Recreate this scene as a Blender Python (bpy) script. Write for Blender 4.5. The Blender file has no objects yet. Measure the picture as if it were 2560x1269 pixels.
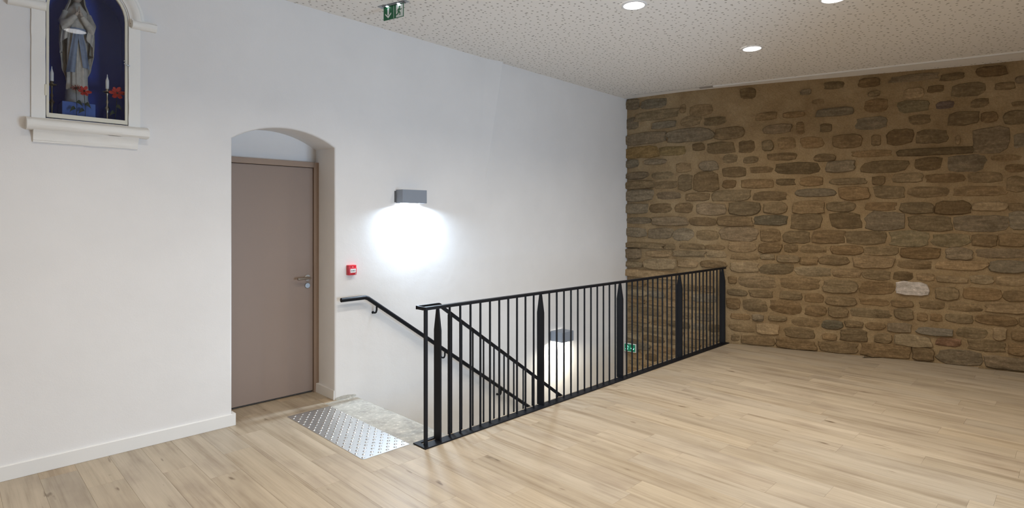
import bpy, bmesh, math, random
from math import sin, cos, pi, sqrt, radians
from mathutils import Vector, Matrix, noise
from mathutils.geometry import tessellate_polygon
random.seed(11)
S = bpy.context.scene
COL = S.collection

# ------------------------------------------------------------------ camera
CAM_H = 1.6
cd = bpy.data.cameras.new('camera')
cam = bpy.data.objects.new('camera', cd)
COL.objects.link(cam)
cam.location = (0, 0, CAM_H)
cam.rotation_euler = (radians(90), 0, radians(-45))
cd.sensor_fit = 'HORIZONTAL'
cd.sensor_width = 36.0
cd.lens = 1430.0 / 2560.0 * 36.0
cd.shift_y = -(634.5 - 547.0) / 2560.0
cd.clip_start = 0.05
S.camera = cam

# ------------------------------------------------------------------ view
S.view_settings.view_transform = 'Standard'
S.view_settings.look = 'None'
S.view_settings.exposure = -0.02
S.view_settings.gamma = 1.0
S.view_settings.use_curve_mapping = False

# ------------------------------------------------------------------ world: a dim even grey, the room is closed
W = bpy.data.worlds.new('world')
S.world = W
W.use_nodes = True
W.node_tree.nodes['Background'].inputs['Color'].default_value = (0.75, 0.85, 1.0, 1)
W.node_tree.nodes['Background'].inputs['Strength'].default_value = 1.0

# light levels
DOWNLIGHT_W = 13.4
DOWNLIGHT_COL = (1.0, 0.905, 0.765)
SCONCE_W = 34.0
SCONCE_COL = (0.64, 0.81, 1.0)
FILL_W = 190.0
FILL_COL = (0.58, 0.77, 1.0)
STAIR_W = 14.0
STAIR_COL = (1.0, 0.95, 0.80)

# daylight added through a made-up window to cool the plaster wall (added_window, wall_front)
dl = bpy.data.lights.new('cool_fill', 'AREA')
dl.shape = 'RECTANGLE'
dl.size, dl.size_y = 1.5, 1.6
dl.energy = FILL_W
dl.color = FILL_COL
dlo = bpy.data.objects.new('cool_fill', dl)
dlo.location = (3.0, -2.0, 0.95)
dlo.rotation_euler = (radians(90), 0, 0)
COL.objects.link(dlo)

# ------------------------------------------------------------------ plan of the room
D = 4.675                    # plaster wall with the door: plane y = D
RAIL_Y = 3.285               # railing line
EDGE_Y = 3.345               # edge of the floor along the stairwell
XMIN, YMIN = -2.2, -1.6


def stone_x(y):              # the stone wall is slightly bowed in plan
    if y > 4.8:
        y2 = 4.8
    elif y < 0.0:
        return 8.068 + 0.10 * (-y)
    else:
        y2 = y
    return 0.018 * 0 + P3 * y2 ** 3 + P2 * y2 ** 2 + P1 * y2 + P0


P3, P2, P1, P0 = (0.01752985, -0.10851387, -0.09812123, 8.06823943)


def ceil_z(x, y):
    return 3.380 - 0.016 * x + 0.013 * y


# ------------------------------------------------------------------ helpers
def link(o):
    COL.objects.link(o)
    return o


def tag(o, label=None, cat=None, group=None, kind=None):
    if label:
        o['label'] = label
    if cat:
        o['category'] = cat
    if group:
        o['group'] = group
    if kind:
        o['kind'] = kind
    return o


def empty(name, loc=(0, 0, 0), label=None, cat=None, group=None, kind=None):
    o = bpy.data.objects.new(name, None)
    o.empty_display_size = 0.05
    o.location = loc
    link(o)
    return tag(o, label, cat, group, kind)


def root_loc(o):
    v = Vector((0, 0, 0))
    while o:
        v += o.location
        o = o.parent
    return v


class MB:
    def __init__(self):
        self.bm = bmesh.new()

    def face(self, vs):
        try:
            return self.bm.faces.new(vs)
        except ValueError:
            return None

    def poly(self, pts):
        return self.face([self.bm.verts.new(p) for p in pts])

    def box(self, x0, x1, y0, y1, z0, z1, bev=0.0):
        b = bmesh.new()
        vs = [b.verts.new((x, y, z)) for x in (x0, x1) for y in (y0, y1) for z in (z0, z1)]
        for q in ((0, 1, 3, 2), (4, 6, 7, 5), (0, 4, 5, 1), (2, 3, 7, 6), (0, 2, 6, 4), (1, 5, 7, 3)):
            b.faces.new([vs[i] for i in q])
        if bev > 0:
            bmesh.ops.bevel(b, geom=list(b.edges), offset=bev, segments=2, affect='EDGES', profile=0.5)
        self.join(b)
        return self

    def join(self, b):
        m = bpy.data.meshes.new('tmp')
        b.to_mesh(m)
        b.free()
        self.bm.from_mesh(m)
        bpy.data.meshes.remove(m)

    def xform(self, M):
        bmesh.ops.transform(self.bm, matrix=M, verts=self.bm.verts)
        return self

    def tube(self, pts, r, n=10, caps=True, radii=None, flat=None):
        """sweep a circle (or a flat=(w,h) rectangle) along pts"""
        pts = [Vector(p) for p in pts]
        rings = []
        for i, p in enumerate(pts):
            if i == 0:
                t = pts[1] - p
            elif i == len(pts) - 1:
                t = p - pts[i - 1]
            else:
                t = (pts[i + 1] - p).normalized() + (p - pts[i - 1]).normalized()
            t.normalize()
            up = Vector((0, 0, 1)) if abs(t.z) < 0.95 else Vector((0, 1, 0))
            a = t.cross(up).normalized()
            b = a.cross(t).normalized()
            rr = radii[i] if radii else r
            # keep the thickness at bends
            if 0 < i < len(pts) - 1:
                d0 = (p - pts[i - 1]).normalized()
                k = 1.0 / max(0.5, t.dot(d0))
            else:
                k = 1.0
            if flat:
                w, h = flat
                ring = [self.bm.verts.new(p + a * (w / 2 * sx) + b * (h / 2 * sz * k)) for sx, sz in ((-1, -1), (1, -1), (1, 1), (-1, 1))]
            else:
                ring = [self.bm.verts.new(p + a * (rr * cos(2 * pi * j / n)) + b * (rr * sin(2 * pi * j / n) * k)) for j in range(n)]
            rings.append(ring)
        m = len(rings[0])
        for r0, r1 in zip(rings, rings[1:]):
            for j in range(m):
                self.face([r0[j], r0[(j + 1) % m], r1[(j + 1) % m], r1[j]])
        if caps:
            self.face(list(reversed(rings[0])))
            self.face(rings[-1])
        return self

    def lathe(self, prof, c=(0, 0, 0), n=20, axis='z', sx=1.0, sy=1.0):
        rings = []
        for r, h in prof:
            ring = []
            for j in range(n):
                a = 2 * pi * j / n
                p = (r * sx * cos(a), r * sy * sin(a), h)
                if axis == 'y':
                    p = (p[0], h, p[1])
                elif axis == 'x':
                    p = (h, p[0], p[1])
                ring.append(self.bm.verts.new((p[0] + c[0], p[1] + c[1], p[2] + c[2])))
            rings.append(ring)
        for r0, r1 in zip(rings, rings[1:]):
            for j in range(n):
                self.face([r0[j], r0[(j + 1) % n], r1[(j + 1) % n], r1[j]])
        self.face(list(reversed(rings[0])))
        self.face(rings[-1])
        return self

    def prism(self, poly, axis, a, b):
        """extrude a 2D polygon along axis from a to b; poly in the other two coordinates"""
        def P(u, v, w):
            return {'x': (w, u, v), 'y': (u, w, v), 'z': (u, v, w)}[axis]
        v0 = [self.bm.verts.new(P(u, v, a)) for u, v in poly]
        v1 = [self.bm.verts.new(P(u, v, b)) for u, v in poly]
        n = len(poly)
        for i in range(n):
            self.face([v0[i], v0[(i + 1) % n], v1[(i + 1) % n], v1[i]])
        self.face(list(reversed(v0)))
        self.face(v1)
        return self

    def grid(self, fn, nu, nv, closed=False):
        vs = [[self.bm.verts.new(fn(i / nu, j / nv)) for j in range(nv + (0 if closed else 1))] for i in range(nu + 1)]
        m = len(vs[0])
        for i in range(nu):
            for j in range(m if closed else nv):
                self.face([vs[i][j], vs[i + 1][j], vs[i + 1][(j + 1) % m], vs[i][(j + 1) % m]])
        return vs

    def mesh(self, name, mat, smooth=False, autosmooth=None):
        bmesh.ops.recalc_face_normals(self.bm, faces=self.bm.faces)
        me = bpy.data.meshes.new(name)
        self.bm.to_mesh(me)
        self.bm.free()
        for m in (mat if isinstance(mat, (list, tuple)) else [mat]):
            me.materials.append(m)
        if smooth:
            me.shade_smooth()
            if autosmooth:
                me.set_sharp_from_angle(angle=radians(autosmooth))
        return me

    def build(self, name, mat, parent=None, smooth=False, autosmooth=None, color=None):
        if parent is not None:
            L = root_loc(parent)
            bmesh.ops.translate(self.bm, vec=-L, verts=self.bm.verts)
        me = self.mesh(name, mat, smooth, autosmooth)
        o = bpy.data.objects.new(name, me)
        o.parent = parent
        if color:
            o.color = (*color, 1)
        return link(o)


def place(name, me, loc, parent, rot=(0, 0, 0), color=None, scale=(1, 1, 1)):
    o = bpy.data.objects.new(name, me)
    o.parent = parent
    o.location = Vector(loc) - (root_loc(parent) if parent else Vector((0, 0, 0)))
    o.rotation_euler = rot
    o.scale = scale
    if color:
        o.color = (*color, 1)
    return link(o)


# ------------------------------------------------------------------ materials
def mat(name, col, rough=0.6, metal=0.0, spec=0.5, emit=None, estr=0.0):
    m = bpy.data.materials.new(name)
    m.use_nodes = True
    b = m.node_tree.nodes['Principled BSDF']
    b.inputs['Base Color'].default_value = (*col, 1)
    b.inputs['Roughness'].default_value = rough
    b.inputs['Metallic'].default_value = metal
    b.inputs['Specular IOR Level'].default_value = spec
    if emit:
        b.inputs['Emission Color'].default_value = (*emit, 1)
        b.inputs['Emission Strength'].default_value = estr
    return m


class NT:
    def __init__(self, m):
        self.t = m.node_tree
        self.b = self.t.nodes['Principled BSDF']

    def n(self, typ, **kw):
        x = self.t.nodes.new(typ)
        for k, v in kw.items():
            if k.startswith('i_'):
                key = k[2:].replace('_', ' ')
                x.inputs[int(key) if key.isdigit() else key].default_value = v
            else:
                setattr(x, k, v)
        return x

    def l(self, a, b):
        self.t.links.new(a, b)

    def coords(self, kind='Object', scale=(1, 1, 1), rnd=False):
        tc = self.n('ShaderNodeTexCoord')
        mp = self.n('ShaderNodeMapping')
        mp.inputs['Scale'].default_value = scale
        src = tc.outputs[kind]
        if rnd:
            oi = self.n('ShaderNodeObjectInfo')
            mul = self.n('ShaderNodeMath', operation='MULTIPLY', i_1=37.0)
            self.l(oi.outputs['Random'], mul.inputs[0])
            add = self.n('ShaderNodeVectorMath', operation='ADD')
            self.l(src, add.inputs[0])
            self.l(mul.outputs[0], add.inputs[1])
            src = add.outputs[0]
        self.l(src, mp.inputs['Vector'])
        return mp.outputs['Vector']

    def noise(self, vec, scale, detail=4, rough=0.55):
        x = self.n('ShaderNodeTexNoise', i_Scale=scale, i_Detail=detail, i_Roughness=rough)
        self.l(vec, x.inputs['Vector'])
        return x.outputs['Fac']

    def ramp(self, fac, stops):
        r = self.n('ShaderNodeValToRGB')
        els = r.color_ramp.elements
        while len(els) < len(stops):
            els.new(0.5)
        for e, (p, c) in zip(els, stops):
            e.position = p
            e.color = (*c, 1) if len(c) == 3 else c
        self.l(fac, r.inputs['Fac'])
        return r.outputs['Color']

    def mix(self, fac, a, b, mode='MIX'):
        x = self.n('ShaderNodeMix', data_type='RGBA', blend_type=mode)
        for sock, val in ((x.inputs['Factor'], fac), (x.inputs['A'], a), (x.inputs['B'], b)):
            if hasattr(val, 'is_linked'):
                self.l(val, sock)
            elif isinstance(val, (int, float)):
                sock.default_value = val
            else:
                sock.default_value = (*val, 1)
        return x.outputs['Result']

    def bump(self, h, strength=0.3, dist=0.01, prev=None):
        b = self.n('ShaderNodeBump', i_Strength=strength, i_Distance=dist)
        self.l(h, b.inputs['Height'])
        if prev is not None:
            self.l(prev, b.inputs['Normal'])
        return b.outputs['Normal']


def make_plaster(name, col, bumps=True, rough=0.85):
    m = mat(name, col, rough, spec=0.25)
    t = NT(m)
    v = t.coords('Object')
    f = t.noise(v, 1.3, 5, 0.6)
    c = t.ramp(f, [(0.3, tuple(k * 0.955 for k in col)), (0.7, tuple(min(1, k * 1.02) for k in col))])
    t.l(c, t.b.inputs['Base Color'])
    n1 = t.bump(t.noise(v, 2.2, 3, 0.5), 0.20, 0.03)
    n2 = t.bump(t.noise(v, 14, 5, 0.6), 0.12, 0.006, n1)
    n3 = t.bump(t.noise(v, 130, 3, 0.6), 0.18, 0.002, n2)
    t.l(n3, t.b.inputs['Normal'])
    return m


M = {}
M['plaster'] = make_plaster('white_plaster', (0.80, 0.785, 0.775))
M['niche_white'] = make_plaster('old_white_paint', (0.86, 0.845, 0.81), rough=0.6)
M['baseboard'] = mat('white_painted_wood', (0.80, 0.79, 0.77), 0.45)


def make_ceiling():
    m = mat('perforated_plasterboard', (0.86, 0.835, 0.80), 0.9, spec=0.2)
    t = NT(m)
    v = t.coords('Object')
    masks = []
    for sc, r0, off in ((16.5, 0.095, 0.0), (16.5, 0.095, 0.0)):
        mp = t.n('ShaderNodeMapping')
        mp.inputs['Location'].default_value = (off, off * 1.3, 0)
        t.l(v, mp.inputs['Vector'])
        vo = t.n('ShaderNodeTexVoronoi', voronoi_dimensions='2D', feature='F1')
        vo.inputs['Scale'].default_value = sc
        vo.inputs['Randomness'].default_value = 0.85
        t.l(mp.outputs[0], vo.inputs['Vector'])
        sep = t.n('ShaderNodeSeparateColor')
        t.l(vo.outputs['Color'], sep.inputs[0])
        rad = t.n('ShaderNodeMath', operation='MULTIPLY_ADD', i_1=0.085, i_2=r0)
        t.l(sep.outputs[0], rad.inputs[0])
        lt = t.n('ShaderNodeMath', operation='LESS_THAN')
        t.l(vo.outputs['Distance'], lt.inputs[0])
        t.l(rad.outputs[0], lt.inputs[1])
        masks.append(lt.outputs[0])
    mx = t.n('ShaderNodeMath', operation='MAXIMUM')
    t.l(masks[0], mx.inputs[0])
    t.l(masks[1], mx.inputs[1])
    c = t.mix(mx.outputs[0], (0.86, 0.835, 0.80), (0.45, 0.42, 0.39))
    t.l(c, t.b.inputs['Base Color'])
    inv = t.n('ShaderNodeMath', operation='SUBTRACT', i_0=1.0)
    t.l(mx.outputs[0], inv.inputs[1])
    t.l(t.bump(inv.outputs[0], 0.6, 0.006), t.b.inputs['Normal'])
    return m


M['ceiling'] = make_ceiling()
M['ceiling_plain'] = mat('plain_ceiling_paint', (0.86, 0.835, 0.80), 0.85, spec=0.2)


def make_planks():
    m = mat('limed_oak_plank', (0.5, 0.4, 0.28), 0.42, spec=0.35)
    t = NT(m)
    oi = t.n('ShaderNodeObjectInfo')
    v = t.coords('Object', (1, 1, 1), rnd=True)

    def sc(s):
        mp = t.n('ShaderNodeMapping')
        mp.inputs['Scale'].default_value = s
        t.l(v, mp.inputs['Vector'])
        return mp.outputs[0]
    fine = t.noise(sc((70, 1.6, 1)), 1.0, 6, 0.65)
    broad = t.noise(sc((16, 0.8, 1)), 1.0, 5, 0.6)
    blot = t.noise(sc((5, 2.2, 1)), 1.0, 3, 0.5)
    knot = t.noise(sc((22, 5.0, 1)), 1.0, 2, 0.4)
    c = t.ramp(broad, [(0.28, (0.68, 0.635, 0.58)), (0.46, (0.94, 0.925, 0.905)), (0.68, (1.09, 1.085, 1.075))])
    c2 = t.ramp(fine, [(0.30, (0.84, 0.82, 0.79)), (0.48, (0.98, 0.98, 0.98)), (0.7, (1.04, 1.04, 1.04))])
    c3 = t.ramp(blot, [(0.28, (0.82, 0.80, 0.80)), (0.5, (1, 1, 1))])
    c4 = t.ramp(knot, [(0.20, (0.42, 0.37, 0.32)), (0.285, (1, 1, 1))])
    x = t.mix(1.0, oi.outputs['Color'], c, 'MULTIPLY')
    x = t.mix(1.0, x, c2, 'MULTIPLY')
    x = t.mix(1.0, x, c3, 'MULTIPLY')
    x = t.mix(1.0, x, c4, 'MULTIPLY')
    t.l(x, t.b.inputs['Base Color'])
    r = t.n('ShaderNodeMapRange', i_3=0.36, i_4=0.52)
    t.l(fine, r.inputs[0])
    t.l(r.outputs[0], t.b.inputs['Roughness'])
    t.l(t.bump(fine, 0.12, 0.002), t.b.inputs['Normal'])
    return m


M['plank'] = make_planks()
M['subfloor'] = mat('dark_subfloor', (0.07, 0.055, 0.04), 0.9)


def make_stone():
    m = mat('rubble_stone', (0.15, 0.09, 0.04), 0.9, spec=0.2)
    t = NT(m)
    oi = t.n('ShaderNodeObjectInfo')
    v = t.coords('Object', (1, 1, 1), rnd=True)
    mp = t.n('ShaderNodeMapping')
    mp.inputs['Scale'].default_value = (6, 6, 26)
    t.l(v, mp.inputs['Vector'])
    a = t.noise(mp.outputs[0], 1.0, 6, 0.65)
    b = t.noise(v, 38, 5, 0.7)
    c = t.ramp(a, [(0.28, (0.66, 0.64, 0.60)), (0.5, (0.96, 0.95, 0.94)), (0.72, (1.36, 1.34, 1.32))])
    d = t.ramp(b, [(0.3, (0.75, 0.73, 0.70)), (0.55, (1.0, 1.0, 1.0)), (0.78, (1.5, 1.5, 1.5))])
    x = t.mix(1.0, oi.outputs['Color'], c, 'MULTIPLY')
    x = t.mix(1.0, x, d, 'MULTIPLY')
    t.l(x, t.b.inputs['Base Color'])
    n1 = t.bump(a, 0.9, 0.02)
    n2 = t.bump(b, 0.7, 0.008, n1)
    t.l(n2, t.b.inputs['Normal'])
    return m


M['stone'] = make_stone()


def make_mortar():
    m = mat('sandy_lime_mortar', (0.22, 0.14, 0.065), 0.95, spec=0.15)
    t = NT(m)
    v = t.coords('Object')
    a = t.noise(v, 3.2, 5, 0.65)
    b = t.noise(v, 60, 5, 0.75)
    c = t.ramp(a, [(0.3, (0.255, 0.174, 0.092)), (0.5, (0.325, 0.232, 0.128)), (0.72, (0.39, 0.29, 0.17))])
    d = t.ramp(b, [(0.3, (0.8, 0.8, 0.8)), (0.55, (1, 1, 1)), (0.75, (1.25, 1.25, 1.25))])
    t.l(t.mix(1.0, c, d, 'MULTIPLY'), t.b.inputs['Base Color'])
    n1 = t.bump(t.noise(v, 9, 4, 0.6), 0.8, 0.03)
    t.l(t.bump(b, 0.6, 0.006, n1), t.b.inputs['Normal'])
    return m


M['mortar'] = make_mortar()


def make_concrete():
    m = mat('rough_concrete', (0.4, 0.37, 0.31), 0.9, spec=0.2)
    t = NT(m)
    v = t.coords('Object')
    a = t.noise(v, 6, 6, 0.7)
    b = t.noise(v, 32, 4, 0.6)
    c = t.ramp(a, [(0.3, (0.31, 0.295, 0.265)), (0.5, (0.44, 0.415, 0.365)), (0.7, (0.54, 0.51, 0.45))])
    d = t.ramp(b, [(0.3, (0.85, 0.85, 0.85)), (0.6, (1, 1, 1)), (0.74, (1.6, 1.6, 1.6))])
    t.l(t.mix(1.0, c, d, 'MULTIPLY'), t.b.inputs['Base Color'])
    n1 = t.bump(a, 0.7, 0.02)
    t.l(t.bump(b, 0.6, 0.006, n1), t.b.inputs['Normal'])
    return m


M['concrete'] = make_concrete()
M['door'] = mat('taupe_door_laminate', (0.275, 0.205, 0.165), 0.5, spec=0.4)
M['door_frame'] = mat('taupe_frame_paint', (0.30, 0.215, 0.16), 0.5, spec=0.4)
M['gap'] = mat('gap_shade', (0.02, 0.015, 0.012), 0.9)
M['black'] = mat('black_powder_coat', (0.0045, 0.005, 0.0075), 0.5, spec=0.25)
M['brushed'] = mat('brushed_steel_handle', (0.42, 0.38, 0.34), 0.35, metal=1.0)
M['nickel'] = mat('grey_nickel_rose', (0.42, 0.44, 0.46), 0.4, metal=1.0)


def make_steel_plate():
    m = mat('stainless_plate', (0.70, 0.70, 0.69), 0.28, metal=1.0)
    t = NT(m)
    v = t.coords('Object', (3, 120, 1))
    a = t.noise(v, 1.0, 4, 0.6)
    r = t.n('ShaderNodeMapRange', i_3=0.30, i_4=0.44)
    t.l(a, r.inputs[0])
    t.l(r.outputs[0], t.b.inputs['Roughness'])
    return m


M['steel'] = make_steel_plate()
M['stud'] = mat('polished_stud', (0.78, 0.78, 0.77), 0.16, metal=1.0)
M['lamp_grey'] = mat('grey_lamp_metal', (0.26, 0.29, 0.34), 0.5, spec=0.3)
M['lamp_dark'] = mat('dark_grey_backplate', (0.12, 0.12, 0.12), 0.6)
M['diffuser_cool'] = mat('lit_diffuser_cool', (0.9, 0.9, 0.9), 0.4, emit=(0.92, 0.96, 1.0), estr=6.0)
M['diffuser_warm'] = mat('lit_diffuser_warm', (0.9, 0.9, 0.9), 0.4, emit=(1.0, 0.96, 0.84), estr=6.0)
M['downlight'] = mat('lit_downlight', (0.9, 0.9, 0.9), 0.4, emit=(1.0, 0.97, 0.95), estr=9.0)
M['white_trim'] = mat('white_trim_ring', (0.8, 0.8, 0.8), 0.4)
M['red'] = mat('red_plastic', (0.55, 0.012, 0.025), 0.35)
M['panel_white'] = mat('white_plastic', (0.78, 0.78, 0.80), 0.4)
M['ink'] = mat('black_print', (0.01, 0.01, 0.01), 0.6)
M['sign_green'] = mat('sign_green', (0.004, 0.13, 0.048), 0.35)
M['sign_white'] = mat('sign_white', (0.75, 0.80, 0.78), 0.4)
M['sign_lit'] = mat('lit_sign_symbol', (0.7, 0.9, 0.85), 0.4, emit=(0.35, 1.0, 0.82), estr=1.6)
M['sign_lit_green'] = mat('lit_sign_green', (0.005, 0.16, 0.08), 0.4, emit=(0.0, 0.16, 0.08), estr=0.35)
M['led'] = mat('white_led', (0.9, 0.9, 0.9), 0.3, emit=(0.85, 0.93, 1.0), estr=8.0)
M['alu'] = mat('ceiling_rail_paint', (0.83, 0.83, 0.82), 0.3, spec=0.6)
M['grey_cap'] = mat('grey_cap_plastic', (0.30, 0.27, 0.24), 0.6)
M['niche_blue'] = mat('niche_blue_paint', (0.040, 0.085, 0.42), 0.7, spec=0.25)
M['pedestal_blue'] = mat('pedestal_blue_paint', (0.07, 0.13, 0.38), 0.65, spec=0.3)
M['cream_metal'] = mat('cream_painted_iron', (0.70, 0.66, 0.55), 0.45)
M['iron'] = mat('dark_iron', (0.05, 0.045, 0.04), 0.6)


def make_statue(name, col):
    m = mat(name, col, 0.6, spec=0.35)
    t = NT(m)
    v = t.coords('Object')
    f = t.noise(v, 26, 4, 0.6)
    c = t.ramp(f, [(0.25, tuple(k * 0.72 for k in col)), (0.55, col), (0.8, tuple(min(1, k * 1.08) for k in col))])
    t.l(c, t.b.inputs['Base Color'])
    return m


M['robe'] = make_statue('aged_cream_plaster', (0.50, 0.46, 0.41))
M['veil'] = make_statue('aged_grey_plaster', (0.40, 0.36, 0.31))
M['sash'] = make_statue('dusty_blue_paint', (0.20, 0.245, 0.34))
M['skin'] = make_statue('painted_flesh_plaster', (0.44, 0.36, 0.30))
M['statue_base'] = make_statue('grey_plaster_base', (0.34, 0.34, 0.35))
M['candle'] = mat('white_wax', (0.75, 0.74, 0.72), 0.5)
M['pewter'] = mat('tarnished_silver', (0.46, 0.42, 0.34), 0.3, metal=1.0)
M['bronze'] = mat('dark_bronze', (0.10, 0.075, 0.05), 0.45, metal=0.7)
M['petal'] = mat('red_petal', (0.42, 0.02, 0.012), 0.6)
M['petal_dark'] = mat('dark_red_petal', (0.20, 0.015, 0.014), 0.6)
M['leaf'] = mat('dark_green_leaf', (0.012, 0.025, 0.010), 0.6)


def make_glass():
    m = bpy.data.materials.new('window_glass')
    m.use_nodes = True
    nt = m.node_tree
    nt.nodes.clear()
    out = nt.nodes.new('ShaderNodeOutputMaterial')
    tr = nt.nodes.new('ShaderNodeBsdfTransparent')
    tr.inputs['Color'].default_value = (0.90, 0.92, 0.93, 1)
    gl = nt.nodes.new('ShaderNodeBsdfGlossy')
    gl.inputs['Roughness'].default_value = 0.02
    fr = nt.nodes.new('ShaderNodeFresnel')
    fr.inputs['IOR'].default_value = 1.52
    mx = nt.nodes.new('ShaderNodeMixShader')
    nt.links.new(fr.outputs[0], mx.inputs[0])
    nt.links.new(tr.outputs[0], mx.inputs[1])
    nt.links.new(gl.outputs[0], mx.inputs[2])
    nt.links.new(mx.outputs[0], out.inputs['Surface'])
    return m


M['glass'] = make_glass()

# ================================================================== STRUCTURE
# ---------------------------------------------------------- plaster wall with the alcove and the niche
def arch_pts(x0, x1, z_spring, rise, n=14):
    """from (x1,spring) over the top to (x0,spring), circular segment"""
    h = (x1 - x0) / 2
    r = (h * h + rise * rise) / (2 * rise)
    a = math.asin(h / r)
    cx, cz = (x0 + x1) / 2, z_spring + rise - r
    return [(cx + r * sin(a - 2 * a * i / n), cz + r * cos(a - 2 * a * i / n)) for i in range(n + 1)]


def offset_loop(loop, d):
    out = []
    n = len(loop)
    for i in range(n):
        p0, p, p1 = Vector(loop[i - 1]), Vector(loop[i]), Vector(loop[(i + 1) % n])
        a, b = (p - p0).normalized(), (p1 - p).normalized()
        na, nb = Vector((a.y, -a.x)), Vector((b.y, -b.x))
        k = (na + nb)
        k = k / max(0.35, k.length_squared / 2)
        out.append(tuple(p + k * d))
    return out


AL_X0, AL_X1 = 1.603, 2.465
DOOR_Y = 5.03
alcove = [(AL_X0, 0.0), (AL_X1, 0.0)] + arch_pts(AL_X0, AL_X1, 2.228, 0.122, 16)
NI_X0, NI_X1, NI_Z0, NI_ZS, NI_RISE = 0.475, 0.920, 2.245, 2.955, 0.235
niche_arch = [(0.6975 + 0.2225 * cos(pi * i / 18), NI_ZS + NI_RISE * sin(pi * i / 18)) for i in range(19)]
niche = [(NI_X0, NI_Z0), (NI_X1, NI_Z0)] + niche_arch
WALL_X1 = 7.25
LOWZ = -3.0

wl = MB()


def rim(mb, loop, r, depth, taper=0.0, skip_bottom=False, steps=4):
    """rounded plaster arris from the wall face into a recess; loop is counter-clockwise seen from the room (-y)"""
    loops = []
    for k in range(steps + 1):
        a = pi / 2 * k / steps
        loops.append((offset_loop(loop, r * (1 - sin(a))), D + r * (1 - cos(a))))
    loops.append((offset_loop(loop, taper), D + depth))
    rings = [[mb.bm.verts.new((x, y, z if not (skip_bottom and z < 0.03) else 0.0)) for x, z in lp] for lp, y in loops]
    n = len(loop)
    for r0, r1 in zip(rings, rings[1:]):
        for i in range(n):
            if skip_bottom and i == 0:
                continue
            mb.face([r0[i], r0[(i + 1) % n], r1[(i + 1) % n], r1[i]])
    return loops[0][0]


al_out = rim(wl, alcove, 0.018, DOOR_Y - D + 0.10, 0.03, skip_bottom=True)
ni_out = rim(wl, niche, 0.004, 0.06)
# the face, pierced: outer outline walks round the alcove foot
zc0, zc1 = ceil_z(XMIN, D) + 0.02, ceil_z(WALL_X1, D) + 0.02
al_face = [(x, max(0.0, z)) for x, z in al_out]
outer = [(XMIN, -0.15), (al_face[0][0], -0.15)] + [al_face[0]] + list(reversed(al_face[2:])) + [al_face[1]] + \
        [(al_face[1][0], -0.15), (2.60, -0.15), (2.60, LOWZ), (WALL_X1, LOWZ), (WALL_X1, zc1), (XMIN, zc0)]
polys = [[Vector((x, z, 0)) for x, z in outer], [Vector((x, z, 0)) for x, z in ni_out]]
flat = [p for q in polys for p in q]
vs = [wl.bm.verts.new((p.x, D, p.y)) for p in flat]
for tri in tessellate_polygon(polys):
    wl.face([vs[i] for i in tri])
bmesh.ops.remove_doubles(wl.bm, verts=wl.bm.verts, dist=0.0005)
# the shallow plaster ridge that fades out below the ceiling
wl.grid(lambda u, v: (4.16 + 0.09 * u + [(0.0), 0.10, 0.20, 0.24, 0.262][round(v * 4)] * (0.4 + 0.6 * u),
                      D + 0.001 - 0.050 * u ** 0.8 * [0.0, 0.30, 0.8, 1.0, 0.0][round(v * 4)],
                      2.0 + 1.42 * u), 10, 4)
wall_left = wl.build('wall_left', M['plaster'], smooth=True, autosmooth=35)
tag(wall_left, 'white plaster wall with arched door alcove and statue niche', kind='structure')

# back of the alcove above and beside the door
ab = MB()
ab.box(1.50, 2.56, DOOR_Y + 0.07, DOOR_Y + 0.09, 0, 2.45)
ab.build('alcove_back', M['plaster'], wall_left)

# ---------------------------------------------------------- stone wall
sw = MB()
NY, NZ = 64, 70
Y0, Y1 = -1.75, D + 0.06


def mortar_fn(u, v):
    y = Y1 + (Y0 - Y1) * u
    x = stone_x(y)
    zt = ceil_z(x, y) + 0.03
    z = LOWZ + (zt - LOWZ) * v
    n = noise.noise(Vector((y * 3.1, z * 3.1, 1.7))) * 0.004 + noise.noise(Vector((y * 9, z * 9, 4.2))) * 0.003
    return (x + n, y, z)


sw.grid(mortar_fn, NY, NZ)
wall_right = sw.build('wall_right', M['mortar'], smooth=True)
tag(wall_right, 'bare rubble stone wall with sandy mortar joints', kind='structure')

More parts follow.
